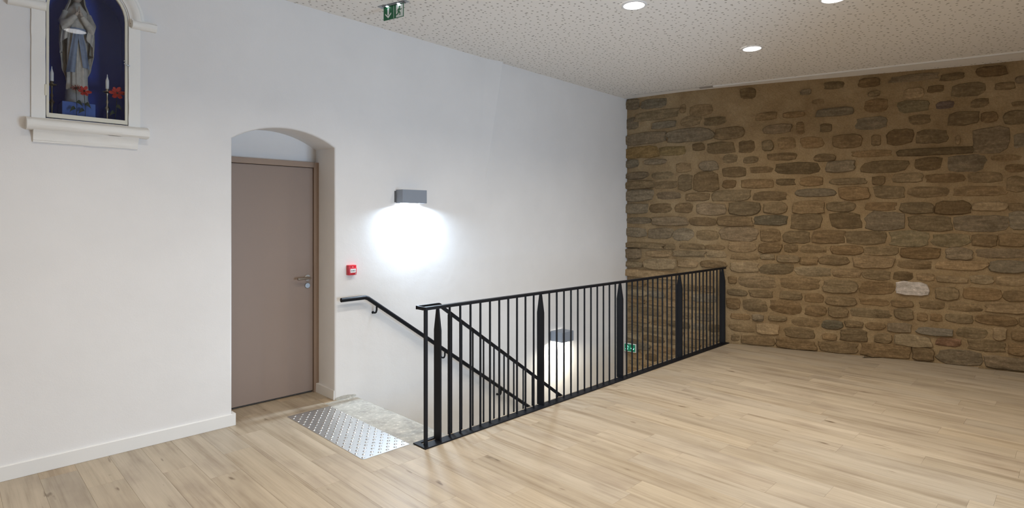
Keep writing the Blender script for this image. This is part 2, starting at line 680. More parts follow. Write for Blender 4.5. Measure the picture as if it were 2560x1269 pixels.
STONES = """4546,3237,83,63,g 4241,3206,179,61,g 4202,3043,295,58,b 3822,3083,43,54,b 3596,3042,149,69,b 4559,2969,84,74,g 4099,2896,166,44,g 3412,2879,136,55,d
3718,2911,129,64,b 4293,2737,247,73,g 3736,2723,287,83,g 3238,2711,174,72,b 4374,2545,196,76,y 3973,2528,166,60,y 3619,2556,80,48,d 3341,2526,160,73,d
3035,2519,92,74,d 3235,2377,90,54,b 4573,2392,91,52,g 4217,2393,154,36,g 3484,2297,115,60,g 3021,3194,91,64,d 2396,3144,58,34,g 2270,3014,61,29,b
2814,2886,115,48,b 2517,2879,114,32,b 2697,2716,151,52,g 2452,2712,48,71,b 2103,2874,184,48,g 2801,2517,66,60,b 2598,2536,102,67,b 2331,2526,115,63,b
2189,2690,60,48,b 2109,3194,99,43,d 1769,3189,106,47,d 1358,3193,214,38,g 1705,2912,112,70,b 1724,3051,56,30,b 1368,2871,136,63,n 1361,3017,93,56,l
1168,3047,73,40,d 1746,2716,147,65,g 1311,2719,99,52,b 1484,2535,120,82,d 1204,2517,134,74,b 1984,2520,136,73,b 1707,2511,51,58,b 1027,3162,102,35,d
697,3178,121,51,d 468,3057,43,38,g 891,3005,148,65,b 592,3006,74,38,b 1087,2858,77,42,p 932,2694,124,68,b 720,2689,70,56,b 510,2662,86,69,b
480,2805,56,27,b 795,2851,77,47,b 710,2446,141,122,g 476,2421,51,71,g 978,2463,22,44,l 1746,2360,185,35,b 1183,2351,298,42,d 2048,2225,136,64,g
1627,2204,219,65,d 1229,2217,124,67,d 904,2205,152,87,g 584,2246,117,36,b 505,2134,81,46,b 1972,2044,167,38,b 1681,2042,62,49,d 1410,2069,128,52,b
1092,2051,161,49,b 756,2047,145,52,b 500,1965,76,76,b 1920,1904,145,73,b 1586,1908,140,69,b 1236,1902,170,60,b 801,1900,212,50,b 2042,1743,141,52,b
1669,1746,147,49,b 1336,1724,139,61,b 1023,1723,153,66,d 717,1735,138,49,l 494,1724,70,40,b 1997,1579,154,88,d 1623,1577,185,97,g 1222,1549,187,78,b
787,1548,213,82,g 490,1583,72,88,g 2392,1573,153,90,b 2163,1387,158,74,b 1794,1383,192,77,b 1401,1376,176,79,n 1037,1367,160,70,n 757,1370,101,62,b
532,1379,108,65,b 1982,1233,154,54,b 1660,1228,149,53,b 1308,1217,181,63,d 969,1221,118,59,g 622,1233,201,49,g 2107,1106,145,55,b 1727,1094,195,60,l
1351,1083,146,52,b 954,1095,217,50,l 573,1095,150,61,g 2323,963,188,56,l 1984,961,136,52,l 1699,949,129,53,b 1460,951,96,52,d 1257,950,83,45,l
1030,935,129,35,l 780,947,98,45,l 544,946,121,51,l 2048,799,167,74,b 1696,803,155,74,b 1374,811,145,70,w 1069,776,104,64,b 782,790,149,65,b
516,790,92,57,b 2042,626,141,52,b 1722,637,137,39,b 1464,639,107,41,b 1202,640,112,45,b 916,639,144,46,b 581,658,158,53,l 2070,493,99,55,b
1756,506,179,56,b 1449,519,92,57,b 1285,502,51,43,b 1162,506,57,40,b 968,512,116,50,b 662,519,159,53,b 452,525,34,42,b 2127,338,109,48,k
1914,362,89,38,b 1712,359,97,39,b 1491,359,109,50,g 1176,346,151,42,w2 862,365,129,59,b 635,379,57,60,l 485,379,61,50,b 1918,230,131,66,b
1640,227,84,53,b 1365,224,164,61,l 1059,243,108,42,r 739,243,151,56,b 497,229,73,57,b 2072,74,191,64,b 1623,84,226,78,b 1280,89,99,70,b 968,83,184,81,g
587,69,165,66,g 2991,2349,84,43,b 2649,2371,155,47,b 2203,2333,114,46,b 3181,2202,139,62,d 2872,2217,125,43,b 2478,2222,228,69,d 3240,2052,81,49,d
2924,2045,173,56,b 2606,2055,102,44,d 2339,2056,123,53,b 3214,1902,206,70,b 2775,1885,184,55,b 2298,1917,204,51,g 3062,1735,180,79,b 2714,1737,135,62,b
2370,1739,163,70,b 3172,1569,200,62,b 2764,1583,186,57,k 3127,1408,215,79,g 2771,1395,105,75,b 2490,1379,145,69,b 3090,1245,153,64,l 2781,1235,129,55,b
2549,1238,78,52,b 2314,1237,131,48,b 3058,1118,166,43,b 2803,1127,77,33,l 2583,1107,113,44,l 2366,1095,93,49,b 3060,985,159,59,l 2705,978,169,65,b
2915,812,209,71,l 3202,817,52,46,b 2457,810,206,66,b 3148,656,110,41,b 2877,661,129,43,b 2549,658,116,47,b 2310,646,94,53,b 3193,516,80,64,b
2946,507,138,71,b 2608,518,160,79,b 2296,493,112,58,b 3111,354,105,38,b 2910,353,65,40,g 2694,365,97,32,b 2396,344,136,54,b 3095,207,148,49,b
2801,223,123,60,l 2463,211,154,59,b 3169,76,56,44,b 2906,61,177,61,b 2498,63,204,61,b 2157,192,76,38,b 4493,2218,161,48,g 4111,2199,143,52,b
3819,2290,100,59,b 3795,2090,91,97,b 3524,2091,157,111,d 4416,2084,182,54,b 4061,2067,144,49,b 4464,1935,215,74,g 4024,1923,163,49,g 3624,1892,147,48,b
4513,1748,182,68,g 4140,1752,144,64,b 3816,1748,119,62,b 3467,1729,172,71,g 4480,1577,200,46,g 4007,1570,242,57,g 3573,1563,166,53,b 4520,1409,169,60,g
4143,1401,165,66,g 3819,1390,132,76,g 3507,1389,128,63,b 4343,1226,238,42,b 4013,1222,77,38,b 3702,1234,155,40,b 3415,1231,118,29,b 4570,1104,128,66,g
4178,1117,167,39,l 3749,1136,210,40,l 3400,1140,118,42,l 4543,951,133,43,l 4152,980,222,72,l 3765,1001,125,51,l 3432,1008,151,42,b 4257,827,343,53,l"""
TONE = {'b': (0.239, 0.168, 0.091), 'd': (0.187, 0.129, 0.067), 'g': (0.234, 0.182, 0.118), 'l': (0.320, 0.234, 0.136),
        'y': (0.298, 0.202, 0.088), 'k': (0.149, 0.118, 0.074), 'n': (0.227, 0.173, 0.097), 'p': (0.213, 0.153, 0.121),
        'r': (0.244, 0.146, 0.088), 'w': (0.60, 0.56, 0.53), 'w2': (0.27, 0.225, 0.165)}


def stone_mesh_into(mb, rnd, hw, hh, n=14, loc=None, proud=None):
    """a field stone: irregular outline sunk in the mortar, chamfered shoulder, uneven face; ~36 triangles"""
    e = rnd.uniform(3.2, 8.0)
    ph = rnd.uniform(0, 6)
    d = proud if proud else rnd.choice((0.006, 0.010, 0.014, 0.018, 0.026))
    lx, ly, lz = loc if loc else (0, 0, 0)
    out = []
    for i in range(n):
        a = 2 * pi * (i + 0.5) / n
        ca, sa = cos(a), sin(a)
        r = (abs(ca) ** e + abs(sa) ** e) ** (-1 / e)
        k = 1.03 + 0.06 * sin(2 * a + ph) * rnd.uniform(0.3, 1) + rnd.uniform(-0.10, 0.07)
        out.append((ca * r * k, sa * r * k))

    def xo(y):
        return (stone_x(ly + y) - stone_x(ly)) if loc is None else stone_x(ly + y) - stone_x(ly)
    sh = min(0.013, hh * 0.25, hw * 0.3)
    r0 = [mb.bm.verts.new((lx + 0.010, ly + hw * u, lz + hh * v)) for u, v in out]
    r1 = [mb.bm.verts.new((lx - d * rnd.uniform(0.7, 1.1), ly + (hw - sh) * u, lz + (hh - sh) * v)) for u, v in out]
    c = mb.bm.verts.new((lx - d * rnd.uniform(0.85, 1.3), ly + hw * rnd.uniform(-.25, .25), lz + hh * rnd.uniform(-.3, .3)))
    for i in range(n):
        j = (i + 1) % n
        mb.face([r0[i], r0[j], r1[j], r1[i]])
        mb.face([r1[i], r1[j], c])


rs = random.Random(5)


def tilt_at(y):
    return math.atan2(stone_x(y + 0.1) - stone_x(y - 0.1), 0.2)


def add_stone(y, z, hw, hh, tone, n_objs=[0]):
    mb = MB()
    stone_mesh_into(mb, rs, hw, hh, proud=0.03 if tone[0] == 'w' else (rs.uniform(0.004, 0.05) if y + hw > 4.6 else None))
    me = mb.mesh('stone', M['stone'], smooth=True, autosmooth=50)
    k = rs.uniform(0.85, 1.18)
    w = rs.uniform(-0.06, 0.06)
    col = TONE[tone]
    col = (col[0] * k * (1 + w), col[1] * k, col[2] * k * (1 - w))
    o = place('stone', me, (stone_x(y), y, z), wall_right, rot=(0, 0, -tilt_at(y)), color=col)
    n_objs[0] += 1
    if tone == 'w':
        o['label'] = 'whitish stone among the brown ones'


for tok in STONES.split():
    a = tok.split(',')
    y, z, hw, hh = (int(k) / 1000 for k in a[:4])
    x = stone_x(y)
    zt = ceil_z(x, y) - 0.012
    if z + hh > zt:
        hh = (zt - (z - hh)) / 2
        z = zt - hh
    if z - hh < 0.012 and y < RAIL_Y + 0.1:
        hh = (z + hh - 0.012) / 2
        z = 0.012 + hh
    if y + hw > 4.50:
        yl = y - hw
        y = (yl + 4.70) / 2
        hw = (4.70 - yl) / 2 / 1.06
    add_stone(y, z, hw * 1.10, hh * 1.19, a[4])

# courses seen between the balusters, down into the stairwell
z = 0.735
while z > -0.62:
    ch = rs.uniform(0.105, 0.15)
    y = 4.66
    lim = 3.33
    while y > lim:
        w = rs.uniform(0.20, 0.42)
        if y - w < lim - 0.05:
            w = max(0.1, y - lim)
        hh = ch / 2 - 0.012 - rs.uniform(0, 0.012)
        if w > 0.13:
            add_stone(y - w / 2, z - ch / 2, w / 2 - 0.008, hh + 0.005, rs.choice('bbbgdl'))
        y -= w
    z -= ch
# the same courses where nothing shows them singly: below the stairwell's edge and right of the picture
far = MB()
for (ya, yb, za, zb) in ((0.46, -1.6, 3.15, 0.02), (4.64, 3.0, -0.66, -2.9)):
    z = za
    while z > zb + 0.1:
        ch = rs.uniform(0.11, 0.19)
        y = ya
        y -= rs.uniform(0, 0.10)
        while y > yb:
            w = rs.uniform(0.18, 0.45)
            ym = y - w / 2
            stone_mesh_into(far, rs, w / 2 - 0.006, ch / 2 - 0.005, loc=(stone_x(ym), ym, z - ch / 2))
            y -= w
        z -= ch
fo = far.build('stone_courses', M['stone'], wall_right, smooth=True, autosmooth=50, color=(0.235, 0.166, 0.090))
tag(fo, kind='stuff')

# ---------------------------------------------------------- ceiling, other walls, floor slab
cb = MB()
xs, ys = (XMIN - 0.1, 8.5), (YMIN - 0.1, D + 0.1)
cb.poly([(x, y, ceil_z(x, y)) for x, y in ((xs[0], ys[0]), (xs[1], ys[0]), (xs[1], ys[1]), (xs[0], ys[1]))])
cb.poly([(x, y, ceil_z(x, y) + 0.1) for x, y in ((xs[0], ys[0]), (xs[1], ys[0]), (xs[1], ys[1]), (xs[0], ys[1]))])
ceiling = cb.build('ceiling', M['ceiling'])
tag(ceiling, 'white acoustic ceiling with an irregular pattern of small holes', kind='structure')
# plain border strip along the stone wall, outside the rail
RA = Vector((7.007, 3.513, 0))
RB = Vector((7.591, 0.420, 0))
rdir = (RB - RA).normalized()
bs = MB()
pa, pb = RA + rdir * (-1.15), RA + rdir * 5.6
bp = [pa, pb, Vector((stone_x(pb.y) + 0.02, pb.y, 0)), Vector((stone_x(2) + 0.02, 2, 0)), Vector((stone_x(4) + 0.02, 4, 0)), Vector((stone_x(pa.y) + 0.02, pa.y, 0))]
bs.bm.faces.new([bs.bm.verts.new((p.x, p.y, ceil_z(p.x, p.y) - 0.003)) for p in bp])
bs.build('plain_border', M['ceiling_plain'], ceiling)

wb = MB()
wb.box(XMIN - 0.1, XMIN, YMIN - 0.1, D + 0.1, -0.2, 3.6)
tag(wb.build('wall_back', M['plaster']), 'plain white plaster wall behind the viewer', kind='structure')
WX0, WX1, WZ0, WZ1 = 2.25, 3.75, 0.10, 1.85
wf = MB()
wf.box(XMIN - 0.1, WX0, YMIN - 0.3, YMIN, -0.2, 3.6)
wf.box(WX1, 8.6, YMIN - 0.3, YMIN, -0.2, 3.6)
wf.box(WX0, WX1, YMIN - 0.3, YMIN, -0.2, WZ0)
wf.box(WX0, WX1, YMIN - 0.3, YMIN, WZ1, 3.6)
tag(wf.build('wall_front', M['plaster']), 'plain white plaster wall with an added window, opposite the door wall', kind='structure')
w1 = empty('added_window', (3.0, YMIN - 0.2, WZ0), 'made-up window behind the viewer, added for its cool light', kind='structure')  # unseen window, added to go with the cool fill light
m = MB()
yw = YMIN - 0.2
m.box(WX0, WX0 + 0.06, yw - 0.03, yw + 0.03, WZ0, WZ1)
m.box(WX1 - 0.06, WX1, yw - 0.03, yw + 0.03, WZ0, WZ1)
m.box(WX0 + 0.06, WX1 - 0.06, yw - 0.03, yw + 0.03, WZ0, WZ0 + 0.06)
m.box(WX0 + 0.06, WX1 - 0.06, yw - 0.03, yw + 0.03, WZ1 - 0.06, WZ1)
m.box(2.97, 3.03, yw - 0.03, yw + 0.03, WZ0 + 0.06, WZ1 - 0.06)
m.build('added_window_frame', M['baseboard'], w1)
for a_, b_ in ((WX0 + 0.06, 2.97), (3.03, WX1 - 0.06)):
    m = MB()
    m.poly([(a_, yw, WZ0 + 0.06), (b_, yw, WZ0 + 0.06), (b_, yw, WZ1 - 0.06), (a_, yw, WZ1 - 0.06)])
    m.build('pane', M['glass'], w1)
ws = MB()
ws.box(2.30, 8.3, EDGE_Y - 0.10, EDGE_Y - 0.012, LOWZ, -0.02)
ws.box(2.30, 2.42, EDGE_Y - 0.1, D + 0.02, LOWZ, -0.16)
tag(ws.build('wall_stairwell', M['plaster']), 'plaster wall below the edge of the stairwell', kind='structure')
lf = MB()
lf.box(2.3, 8.3, EDGE_Y - 0.1, D + 0.1, LOWZ - 0.1, LOWZ)
tag(lf.build('floor_lower', M['concrete']), 'floor at the foot of the stairs', kind='structure')

fb = MB()
fb.box(XMIN, 8.4, YMIN, EDGE_Y, -0.16, -0.012)
fb.box(XMIN, 2.36, EDGE_Y, D + 0.02, -0.16, -0.012)
fb.box(1.52, 2.54, D, DOOR_Y + 0.1, -0.16, -0.012)
floor = fb.build('floor', M['subfloor'])
tag(floor, 'pale limed oak plank floor', kind='structure')

# ---------------------------------------------------------- planks, each its own board
PW = 0.186
rp = random.Random(3)
TONES = [(0.440, 0.368, 0.278), (0.426, 0.354, 0.264), (0.449, 0.377, 0.288), (0.422, 0.352, 0.267), (0.444, 0.368, 0.272), (0.431, 0.366, 0.284)]


def y_at_stone(x):
    if x < 6.5:
        return 9.0
    lo, hi = -3.0, 4.8
    if stone_x(lo) < x:
        return lo
    for _ in range(40):
        m = (lo + hi) / 2
        if stone_x(m) > x:
            lo = m
        else:
            hi = m
    return lo


def plank_poly(mb, pts, c):
    """bevelled board: top face slightly inset, flanks down into the joint"""
    n = len(pts)
    ce = Vector((sum(p[0] for p in pts) / n, sum(p[1] for p in pts) / n))
    lp = [(x - c[0], y - c[1]) for x, y in pts]
    top = offset_loop(lp, -0.0008)
    mid = offset_loop(lp, -0.0002)
    t = [mb.bm.verts.new((x, y, 0.0 - c[2])) for x, y in top]
    m = [mb.bm.verts.new((x, y, -0.0008 - c[2])) for x, y in mid]
    b = [mb.bm.verts.new((x, y, -0.0125 - c[2])) for x, y in mid]
    mb.face(t)
    for i in range(n):
        j = (i + 1) % n
        mb.face([m[i], m[j], t[j], t[i]])
        mb.face([b[i], b[j], m[j], m[i]])


hidden = MB()
edges = sorted([XMIN + 0.0] + [1.575, 2.36, 2.49] + [XMIN + 0.03 + i * PW for i in range(0, 57)])
edges = [e for e in edges if e <= 8.06]
merged = [edges[0]]
for e in edges[1:]:
    if e - merged[-1] > 0.0005:
        merged.append(e)
starts = {}
for x0, x1 in zip(merged, merged[1:]):
    xm = (x0 + x1) / 2
    col_id = int((xm - XMIN - 0.03) // PW)
    spans = []
    if xm < 1.575:
        spans = [(YMIN, D)]
    elif xm < 2.36:
        spans = [(YMIN, DOOR_Y + 0.05)]
    elif xm < 2.49:
        spans = [(YMIN, EDGE_Y), (D - 0.012, DOOR_Y + 0.05)]
    else:
        spans = [(YMIN, EDGE_Y)]
    rr = random.Random(col_id * 7 + 1)
    cuts = [YMIN - rr.uniform(0, 1.2)]
    while cuts[-1] < 5.3:
        cuts.append(cuts[-1] + rr.choice((1.2, 1.2, 1.2, 0.9, 0.62)))
    for ya, yb in spans:
        for ci, (c0, c1) in enumerate(zip(cuts, cuts[1:])):
            a, b = max(ya, c0), min(yb, c1)
            if b - a < 0.01:
                continue
            yl, yr = y_at_stone(x0), y_at_stone(x1)
            bl, br = min(b, yl - 0.012), min(b, yr - 0.012)
            if bl - a < 0.02 and br - a < 0.02:
                continue
            bl, br = max(bl, a + 0.004), max(br, a + 0.004)
            pts = [(x0, a), (x1, a), (x1, br), (x0, bl)]
            cx, cy = xm, (a + b) / 2
            colr = random.Random(col_id * 131 + ci)
            k = colr.uniform(0.93, 1.05)
            tone = tuple(q * k for q in colr.choice(TONES))
            if x1 + b > 4.0 and not (bl - a < 0.15 and br - a < 0.15):
                mb = MB()
                plank_poly(mb, pts, (cx, cy, 0))
                me = mb.mesh('plank', M['plank'])
                place('plank', me, (cx, cy, 0), floor, color=tone)
            else:
                plank_poly(hidden, pts, (0, 0, 0))
ho = hidden.build('planks_behind_viewer', M['plank'], floor, color=(0.43, 0.34, 0.24))
tag(ho, kind='stuff')

# ---------------------------------------------------------- baseboards
b1 = MB()
b1.prism([(D - 0.016, 0.001), (D, 0.001), (D, 0.092), (D - 0.010, 0.092), (D - 0.016, 0.088)], 'x', XMIN, AL_X0 - 0.002)
b1.prism([(AL_X0 - 0.002, 0.001), (AL_X0 + 0.022, 0.001), (AL_X0 + 0.022, 0.092), (AL_X0 - 0.002, 0.092)], 'y', D - 0.016, D + 0.06)
tag(b1.build('baseboard_left', M['baseboard']), 'white baseboard along the plaster wall left of the door alcove', kind='structure')
b2 = MB()
b2.prism([(AL_X1 - 0.008, 0.001), (AL_X1 + 0.05, 0.001), (AL_X1 + 0.05, 0.082), (AL_X1 - 0.005, 0.082)], 'y', D + 0.012, DOOR_Y)
tag(b2.build('baseboard_alcove', M['baseboard']), 'short white baseboard on the right reveal of the door alcove', kind='structure')

# ---------------------------------------------------------- door in the alcove
door = empty('door_1', (2.0, DOOR_Y, 0), 'taupe flush door deep in the arched alcove', kind='structure')
fr = MB()
LX0, LX1, LZ1 = 1.632, 2.440, 2.070
fr.box(LX1 + 0.002, LX1 + 0.052, DOOR_Y - 0.005, DOOR_Y + 0.07, 0, LZ1 + 0.052, 0.003)
fr.box(LX0 - 0.052, LX0 - 0.002, DOOR_Y - 0.005, DOOR_Y + 0.07, 0, LZ1 + 0.052, 0.003)
fr.box(LX0 - 0.002, LX1 + 0.002, DOOR_Y - 0.005, DOOR_Y + 0.07, LZ1 + 0.003, LZ1 + 0.052, 0.003)
fr.build('door_frame', M['door_frame'], door)
gp = MB()
gp.box(LX0 - 0.002, LX1 + 0.002, DOOR_Y + 0.055, DOOR_Y + 0.06, 0.002, LZ1 + 0.003)  # near-black sheet: shade of the gap round the leaf put into colour
gp.build('gap_backing', M['gap'], door)
lfm = MB()
lfm.box(LX0, LX1 - 0.002, DOOR_Y + 0.014, DOOR_Y + 0.052, 0.018, LZ1, 0.002)
leaf = lfm.build('door_leaf', M['door'], door)
hx, hz = 2.385, 1.062
hd = MB()
hd.lathe([(0.0, -0.008), (0.027, -0.008), (0.029, -0.006), (0.029, 0.0)], (hx, DOOR_Y + 0.014, hz), 24, 'y')
hd.tube([(hx, DOOR_Y + 0.01, hz), (hx, DOOR_Y - 0.040, hz), (hx - 0.012, DOOR_Y - 0.050, hz), (hx - 0.118, DOOR_Y - 0.050, hz - 0.001)], 0.0115, 12)
hd.build('lever_handle', M['brushed'], leaf, smooth=True, autosmooth=40)
lk = MB()
lk.lathe([(0.0, -0.010), (0.022, -0.010), (0.025, -0.007), (0.025, 0.0)], (hx, DOOR_Y + 0.014, hz - 0.072), 24, 'y')
lk.box(hx - 0.0025, hx + 0.0025, DOOR_Y + 0.002, DOOR_Y + 0.005, hz - 0.084, hz - 0.062)
lk.build('keyhole_rose', M['nickel'], leaf, smooth=True, autosmooth=40)

# ---------------------------------------------------------- stairs
stair = empty('staircase', (2.67, 4.0, 0), 'concrete stairs going down along the plaster wall', kind='structure')
ld = MB()
rl = random.Random(9)


def landing_top(u, v):
    x = 2.358 + 0.315 * u
    if u > 0.99:
        x += 0.012 * noise.noise(Vector((v * 14, 0, 0)))
    y = EDGE_Y - 0.004 + (D - EDGE_Y + 0.004) * v
    z = -0.003 + 0.006 * noise.noise(Vector((x * 12, y * 12, 0))) - (0.010 if u > 0.99 else 0)
    return (x, y, z)


g = ld.grid(landing_top, 12, 40)
low = [ld.bm.verts.new((v.co.x, v.co.y, -0.16)) for v in g[-1]]
for i in range(len(low) - 1):
    ld.face([g[-1][i], g[-1][i + 1], low[i + 1], low[i]])
ld.build('landing', M['concrete'], stair, smooth=True, autosmooth=50)
GOING, RISE = 0.262, 0.182
for i in range(15):
    x0 = 2.672 + GOING * i
    z1 = -RISE * (i + 1)
    if z1 < LOWZ + 0.02:
        break
    st = MB()
    st.box(x0 - 0.01, x0 + GOING + 0.03, EDGE_Y - 0.01, D, max(LOWZ, z1 - 0.30), z1, 0.004)
    st.build('step', M['concrete'], stair)
pt = MB()
pt.grid(lambda u, v: (2.47 + 0.20 * u, D - 0.002 - 0.004 * (1 - v), 0.026 * v * (0.5 + 0.5 * sin(u * 3 + 0.4)) + 0.003 * noise.noise(Vector((u * 9, 0, 0)))), 12, 2)
pt.build('cement_smear', M['concrete'], stair, smooth=True)

# ================================================================== THINGS
# ---------------------------------------------------------- tactile plate
tp = empty('tactile_plate', (2.175, 3.97, 0), 'stainless steel tactile warning plate on the floor at the stair head', 'floor plate')
pm = MB()
X0, X1, YA, YB, R = 1.985, 2.357, 3.384, 4.556, 0.022
loop = []
for cx, cy, a0 in ((X1 - .004, YA + .004, -90), (X1 - .004, YB - .004, 0), (X0 + .004, YB - .004, 90), (X0 + R, YA + R, 180)):
    r = R if cx == X0 + R else 0.004
    for k in range(6):
        a = radians(a0 + 18 * k)
        loop.append((cx + r * cos(a), cy + r * sin(a)))
pm.prism(loop, 'z', 0.0005, 0.0032)
pm.build('plate', M['steel'], tp)
sm = MB()
sm.lathe([(0.0118, 0.0), (0.0112, 0.0022), (0.0085, 0.0042), (0.0045, 0.0050), (0.0005, 0.0052)], (0, 0, 0), 10)
stud_me = sm.mesh('stud', M['stud'], smooth=True)
for i in range(12):
    for k in range(13):
        x = 2.001 + 0.0315 * i
        y = 3.4105 + (i % 2) * 0.0444 + 0.0888 * k
        if y < 4.545:
            place('stud', stud_me, (x, y, 0.003), tp)

# ---------------------------------------------------------- railing
rail = empty('railing', (4.8, RAIL_Y, 0), 'long black metal railing along the open stairwell, ending at the stone wall', 'railing')
RX0, RX1 = 2.405, 7.165
TOPZ = 0.968
m = MB()
m.box(RX0, RX1, RAIL_Y - 0.024, RAIL_Y + 0.012, TOPZ - 0.010, TOPZ + 0.012, 0.002)
m.build('top_rail', M['black'], rail)
m = MB()
m.box(2.378, RX1 + 0.02, 3.228, 3.312, 0.0003, 0.010, 0.001)
m.box(2.378, 2.418, 3.312, 3.372, 0.0003, 0.010, 0.001)
m.box(2.418, 2.60, 3.340, 3.372, 0.0003, 0.010, 0.001)
m.build('base_plate', M['black'], rail)
POSTS = [2.536, 3.640, 4.826, 6.020, 7.128]
m = MB()
w = 0.036
m.prism([(-w, 0.010), (w, 0.010), (w, 0.80), (0.010, TOPZ - 0.008), (-0.010, TOPZ - 0.008), (-w, 0.80)], 'x', -0.007, 0.007)
post_me = m.mesh('post', M['black'])
for x in POSTS:
    place('post', post_me, (x, RAIL_Y + 0.008, 0), rail)
m = MB()
m.lathe([(0.0085, 0.009), (0.0085, TOPZ - 0.006)], (0, 0, 0), 10)
bal_me = m.mesh('baluster', M['black'], smooth=True, autosmooth=40)
bx = []
for (a, b, n) in ((2.536, 3.640, 10), (3.640, 4.826, 11), (4.826, 6.020, 11), (6.020, 7.128, 11)):
    st = (b - a) / (n + 1)
    bx += [a + st * (k + 1) for k in range(n)]
for x in bx:
    place('baluster', bal_me, (x, RAIL_Y - 0.004, 0), rail)
m = MB()
m.box(2.405, 2.431, RAIL_Y - 0.016, RAIL_Y + 0.000, 0.009, TOPZ - 0.008, 0.001)
m.build('end_post', M['black'], rail)

# ---------------------------------------------------------- sloping stair guard inside the railing
SL = -0.700
GY = 3.372
guard = rail
m = MB()
gx0 = 2.605
pts = [(2.405, GY, TOPZ), (gx0, GY, TOPZ)] + [(gx0 + 0.01, GY, TOPZ - 0.004)] + [(gx0 + dx, GY, TOPZ + SL * dx) for dx in (0.05, 1.0, 2.0, 3.4)]
m.tube(pts, 0, flat=(0.012, 0.026))
m.box(2.405, 2.417, RAIL_Y + 0.005, GY + 0.006, TOPZ - 0.012, TOPZ + 0.012, 0.001)
m.build('sloping_rail', M['black'], guard)
x = 2.712
k = 0
while x < 5.9:
    zt = TOPZ + SL * (x - gx0)
    zb = -RISE * (int((x - 2.672) / GOING) + 1)
    m = MB()
    if k == 0:
        m.box(x - 0.005, x + 0.005, GY - 0.022, GY + 0.022, zb + 0.002, zt - 0.010)
        m.build('stair_post', M['black'], guard)
    else:
        m.lathe([(0.0068, zb + 0.002), (0.0068, zt - 0.008)], (x, GY, 0), 8)
        m.build('stair_baluster', M['black'], guard, smooth=True, autosmooth=40)
    x += 0.1135
    k += 1

# ---------------------------------------------------------- wall handrail
HY = 4.607
hr = empty('handrail', (3.6, D, 0.3), 'black round handrail sloping down the plaster wall', 'handrail')
m = MB()
H0 = Vector((2.487, HY, 0.888))
H1 = Vector((2.738, HY, 0.890))
sl = -0.694
pts = [H0, H0.lerp(H1, 0.5)]
for k in range(7):
    a = k / 6
    q = H1 + Vector((-0.012, 0, 0)) * (1 - a) + Vector((0.012, 0, sl * 0.012)) * a
    q.z -= 0.0015 * (1 - abs(2 * a - 1))
    pts.append(q)
pts += [H1 + Vector((dx, 0, sl * dx)) for dx in (0.5, 1.5, 2.5, 3.8)]
m.tube(pts, 0.0195, 16)
m.build('rail_tube', M['black'], hr, smooth=True, autosmooth=40)
for bxx in (2.845, 3.640, 4.435, 5.230, 6.025):
    zr = 0.890 + sl * (bxx - 2.738)
    m = MB()
    m.tube([(bxx, HY, zr - 0.015), (bxx, HY + 0.002, zr - 0.055), (bxx, HY + 0.012, zr - 0.075), (bxx, HY + 0.03, zr - 0.083), (bxx, D, zr - 0.083)], 0.0085, 10)
    m.lathe([(0.0, -0.004), (0.013, -0.004), (0.013, 0.0)], (bxx, D, zr - 0.083), 14, 'y')
    m.build('bracket', M['black'], hr, smooth=True, autosmooth=40)


# ---------------------------------------------------------- wall lamps
def sconce(x0, x1, depth, z0, z1, label, dif, col, watt):
    t = empty('wall_lamp', ((x0 + x1) / 2, D, z0), label, 'wall lamp')
    yf = D - depth
    m = MB()                    # folded sheet housing: top, front and two ends, open below
    th = 0.004
    m.box(x0, x1, yf, yf + th, z0, z1)
    m.box(x0, x0 + th, yf + th, D - 0.012, z0, z1)
    m.box(x1 - th, x1, yf + th, D - 0.012, z0, z1)
    m.box(x0 + th, x1 - th, yf + th, D - 0.012, z1 - th, z1)
    m.build('housing', M['lamp_grey'], t)
    m = MB()
    m.box(x0 - 0.012, x1 - 0.03, D - 0.012, D, z0 + 0.008, z1 - 0.012)
    m.build('backplate', M['lamp_dark'], t)
    m = MB()
    m.grid(lambda u, v: (x0 + th + (x1 - x0 - 2 * th) * u, yf + th + (depth - th - 0.013) * v, z0 + 0.004 - 0.006 * sin(pi * u)), 10, 2)
    m.build('diffuser', dif, t, smooth=True)
    L = bpy.data.lights.new('lamp', 'AREA')
    L.shape = 'RECTANGLE'
    L.size, L.size_y = (x1 - x0) * 0.8, depth * 0.75
    L.energy = watt
    L.color = col
    L.spread = radians(165)
    lo = bpy.data.objects.new('lamp', L)
    lo.parent = t
    lo.location = Vector(((x0 + x1) / 2, yf + depth * 0.5, z0 - 0.014)) - t.location
    link(lo)
    return t


sconce(3.092, 3.374, 0.120, 1.752, 1.880, 'grey box wall lamp shining down on the plaster wall above the handrail', M['diffuser_cool'], SCONCE_COL, SCONCE_W)
sconce(5.340, 5.558, 0.197, 0.095, 0.216, 'grey box wall lamp low in the stairwell, seen through the railing', M['diffuser_warm'], STAIR_COL, STAIR_W)

# ---------------------------------------------------------- downlights
DL = [(4.016, 2.604, 'round lit downlight in the ceiling, nearest to the exit sign'),
      (5.785, 2.365, 'round lit downlight in the ceiling, nearest to the stone wall'),
      (4.928, 1.378, 'round lit downlight cut off by the top edge of the picture')]
OFF = [(-0.75, 2.55), (0.915, 2.55), (2.45, 2.58), (3.30, 1.38), (1.65, 1.38), (0.0, 1.38), (4.0, 0.1), (5.8, 0.1)]  # out of view; lowest-x lamps added to warm the left end of the wall


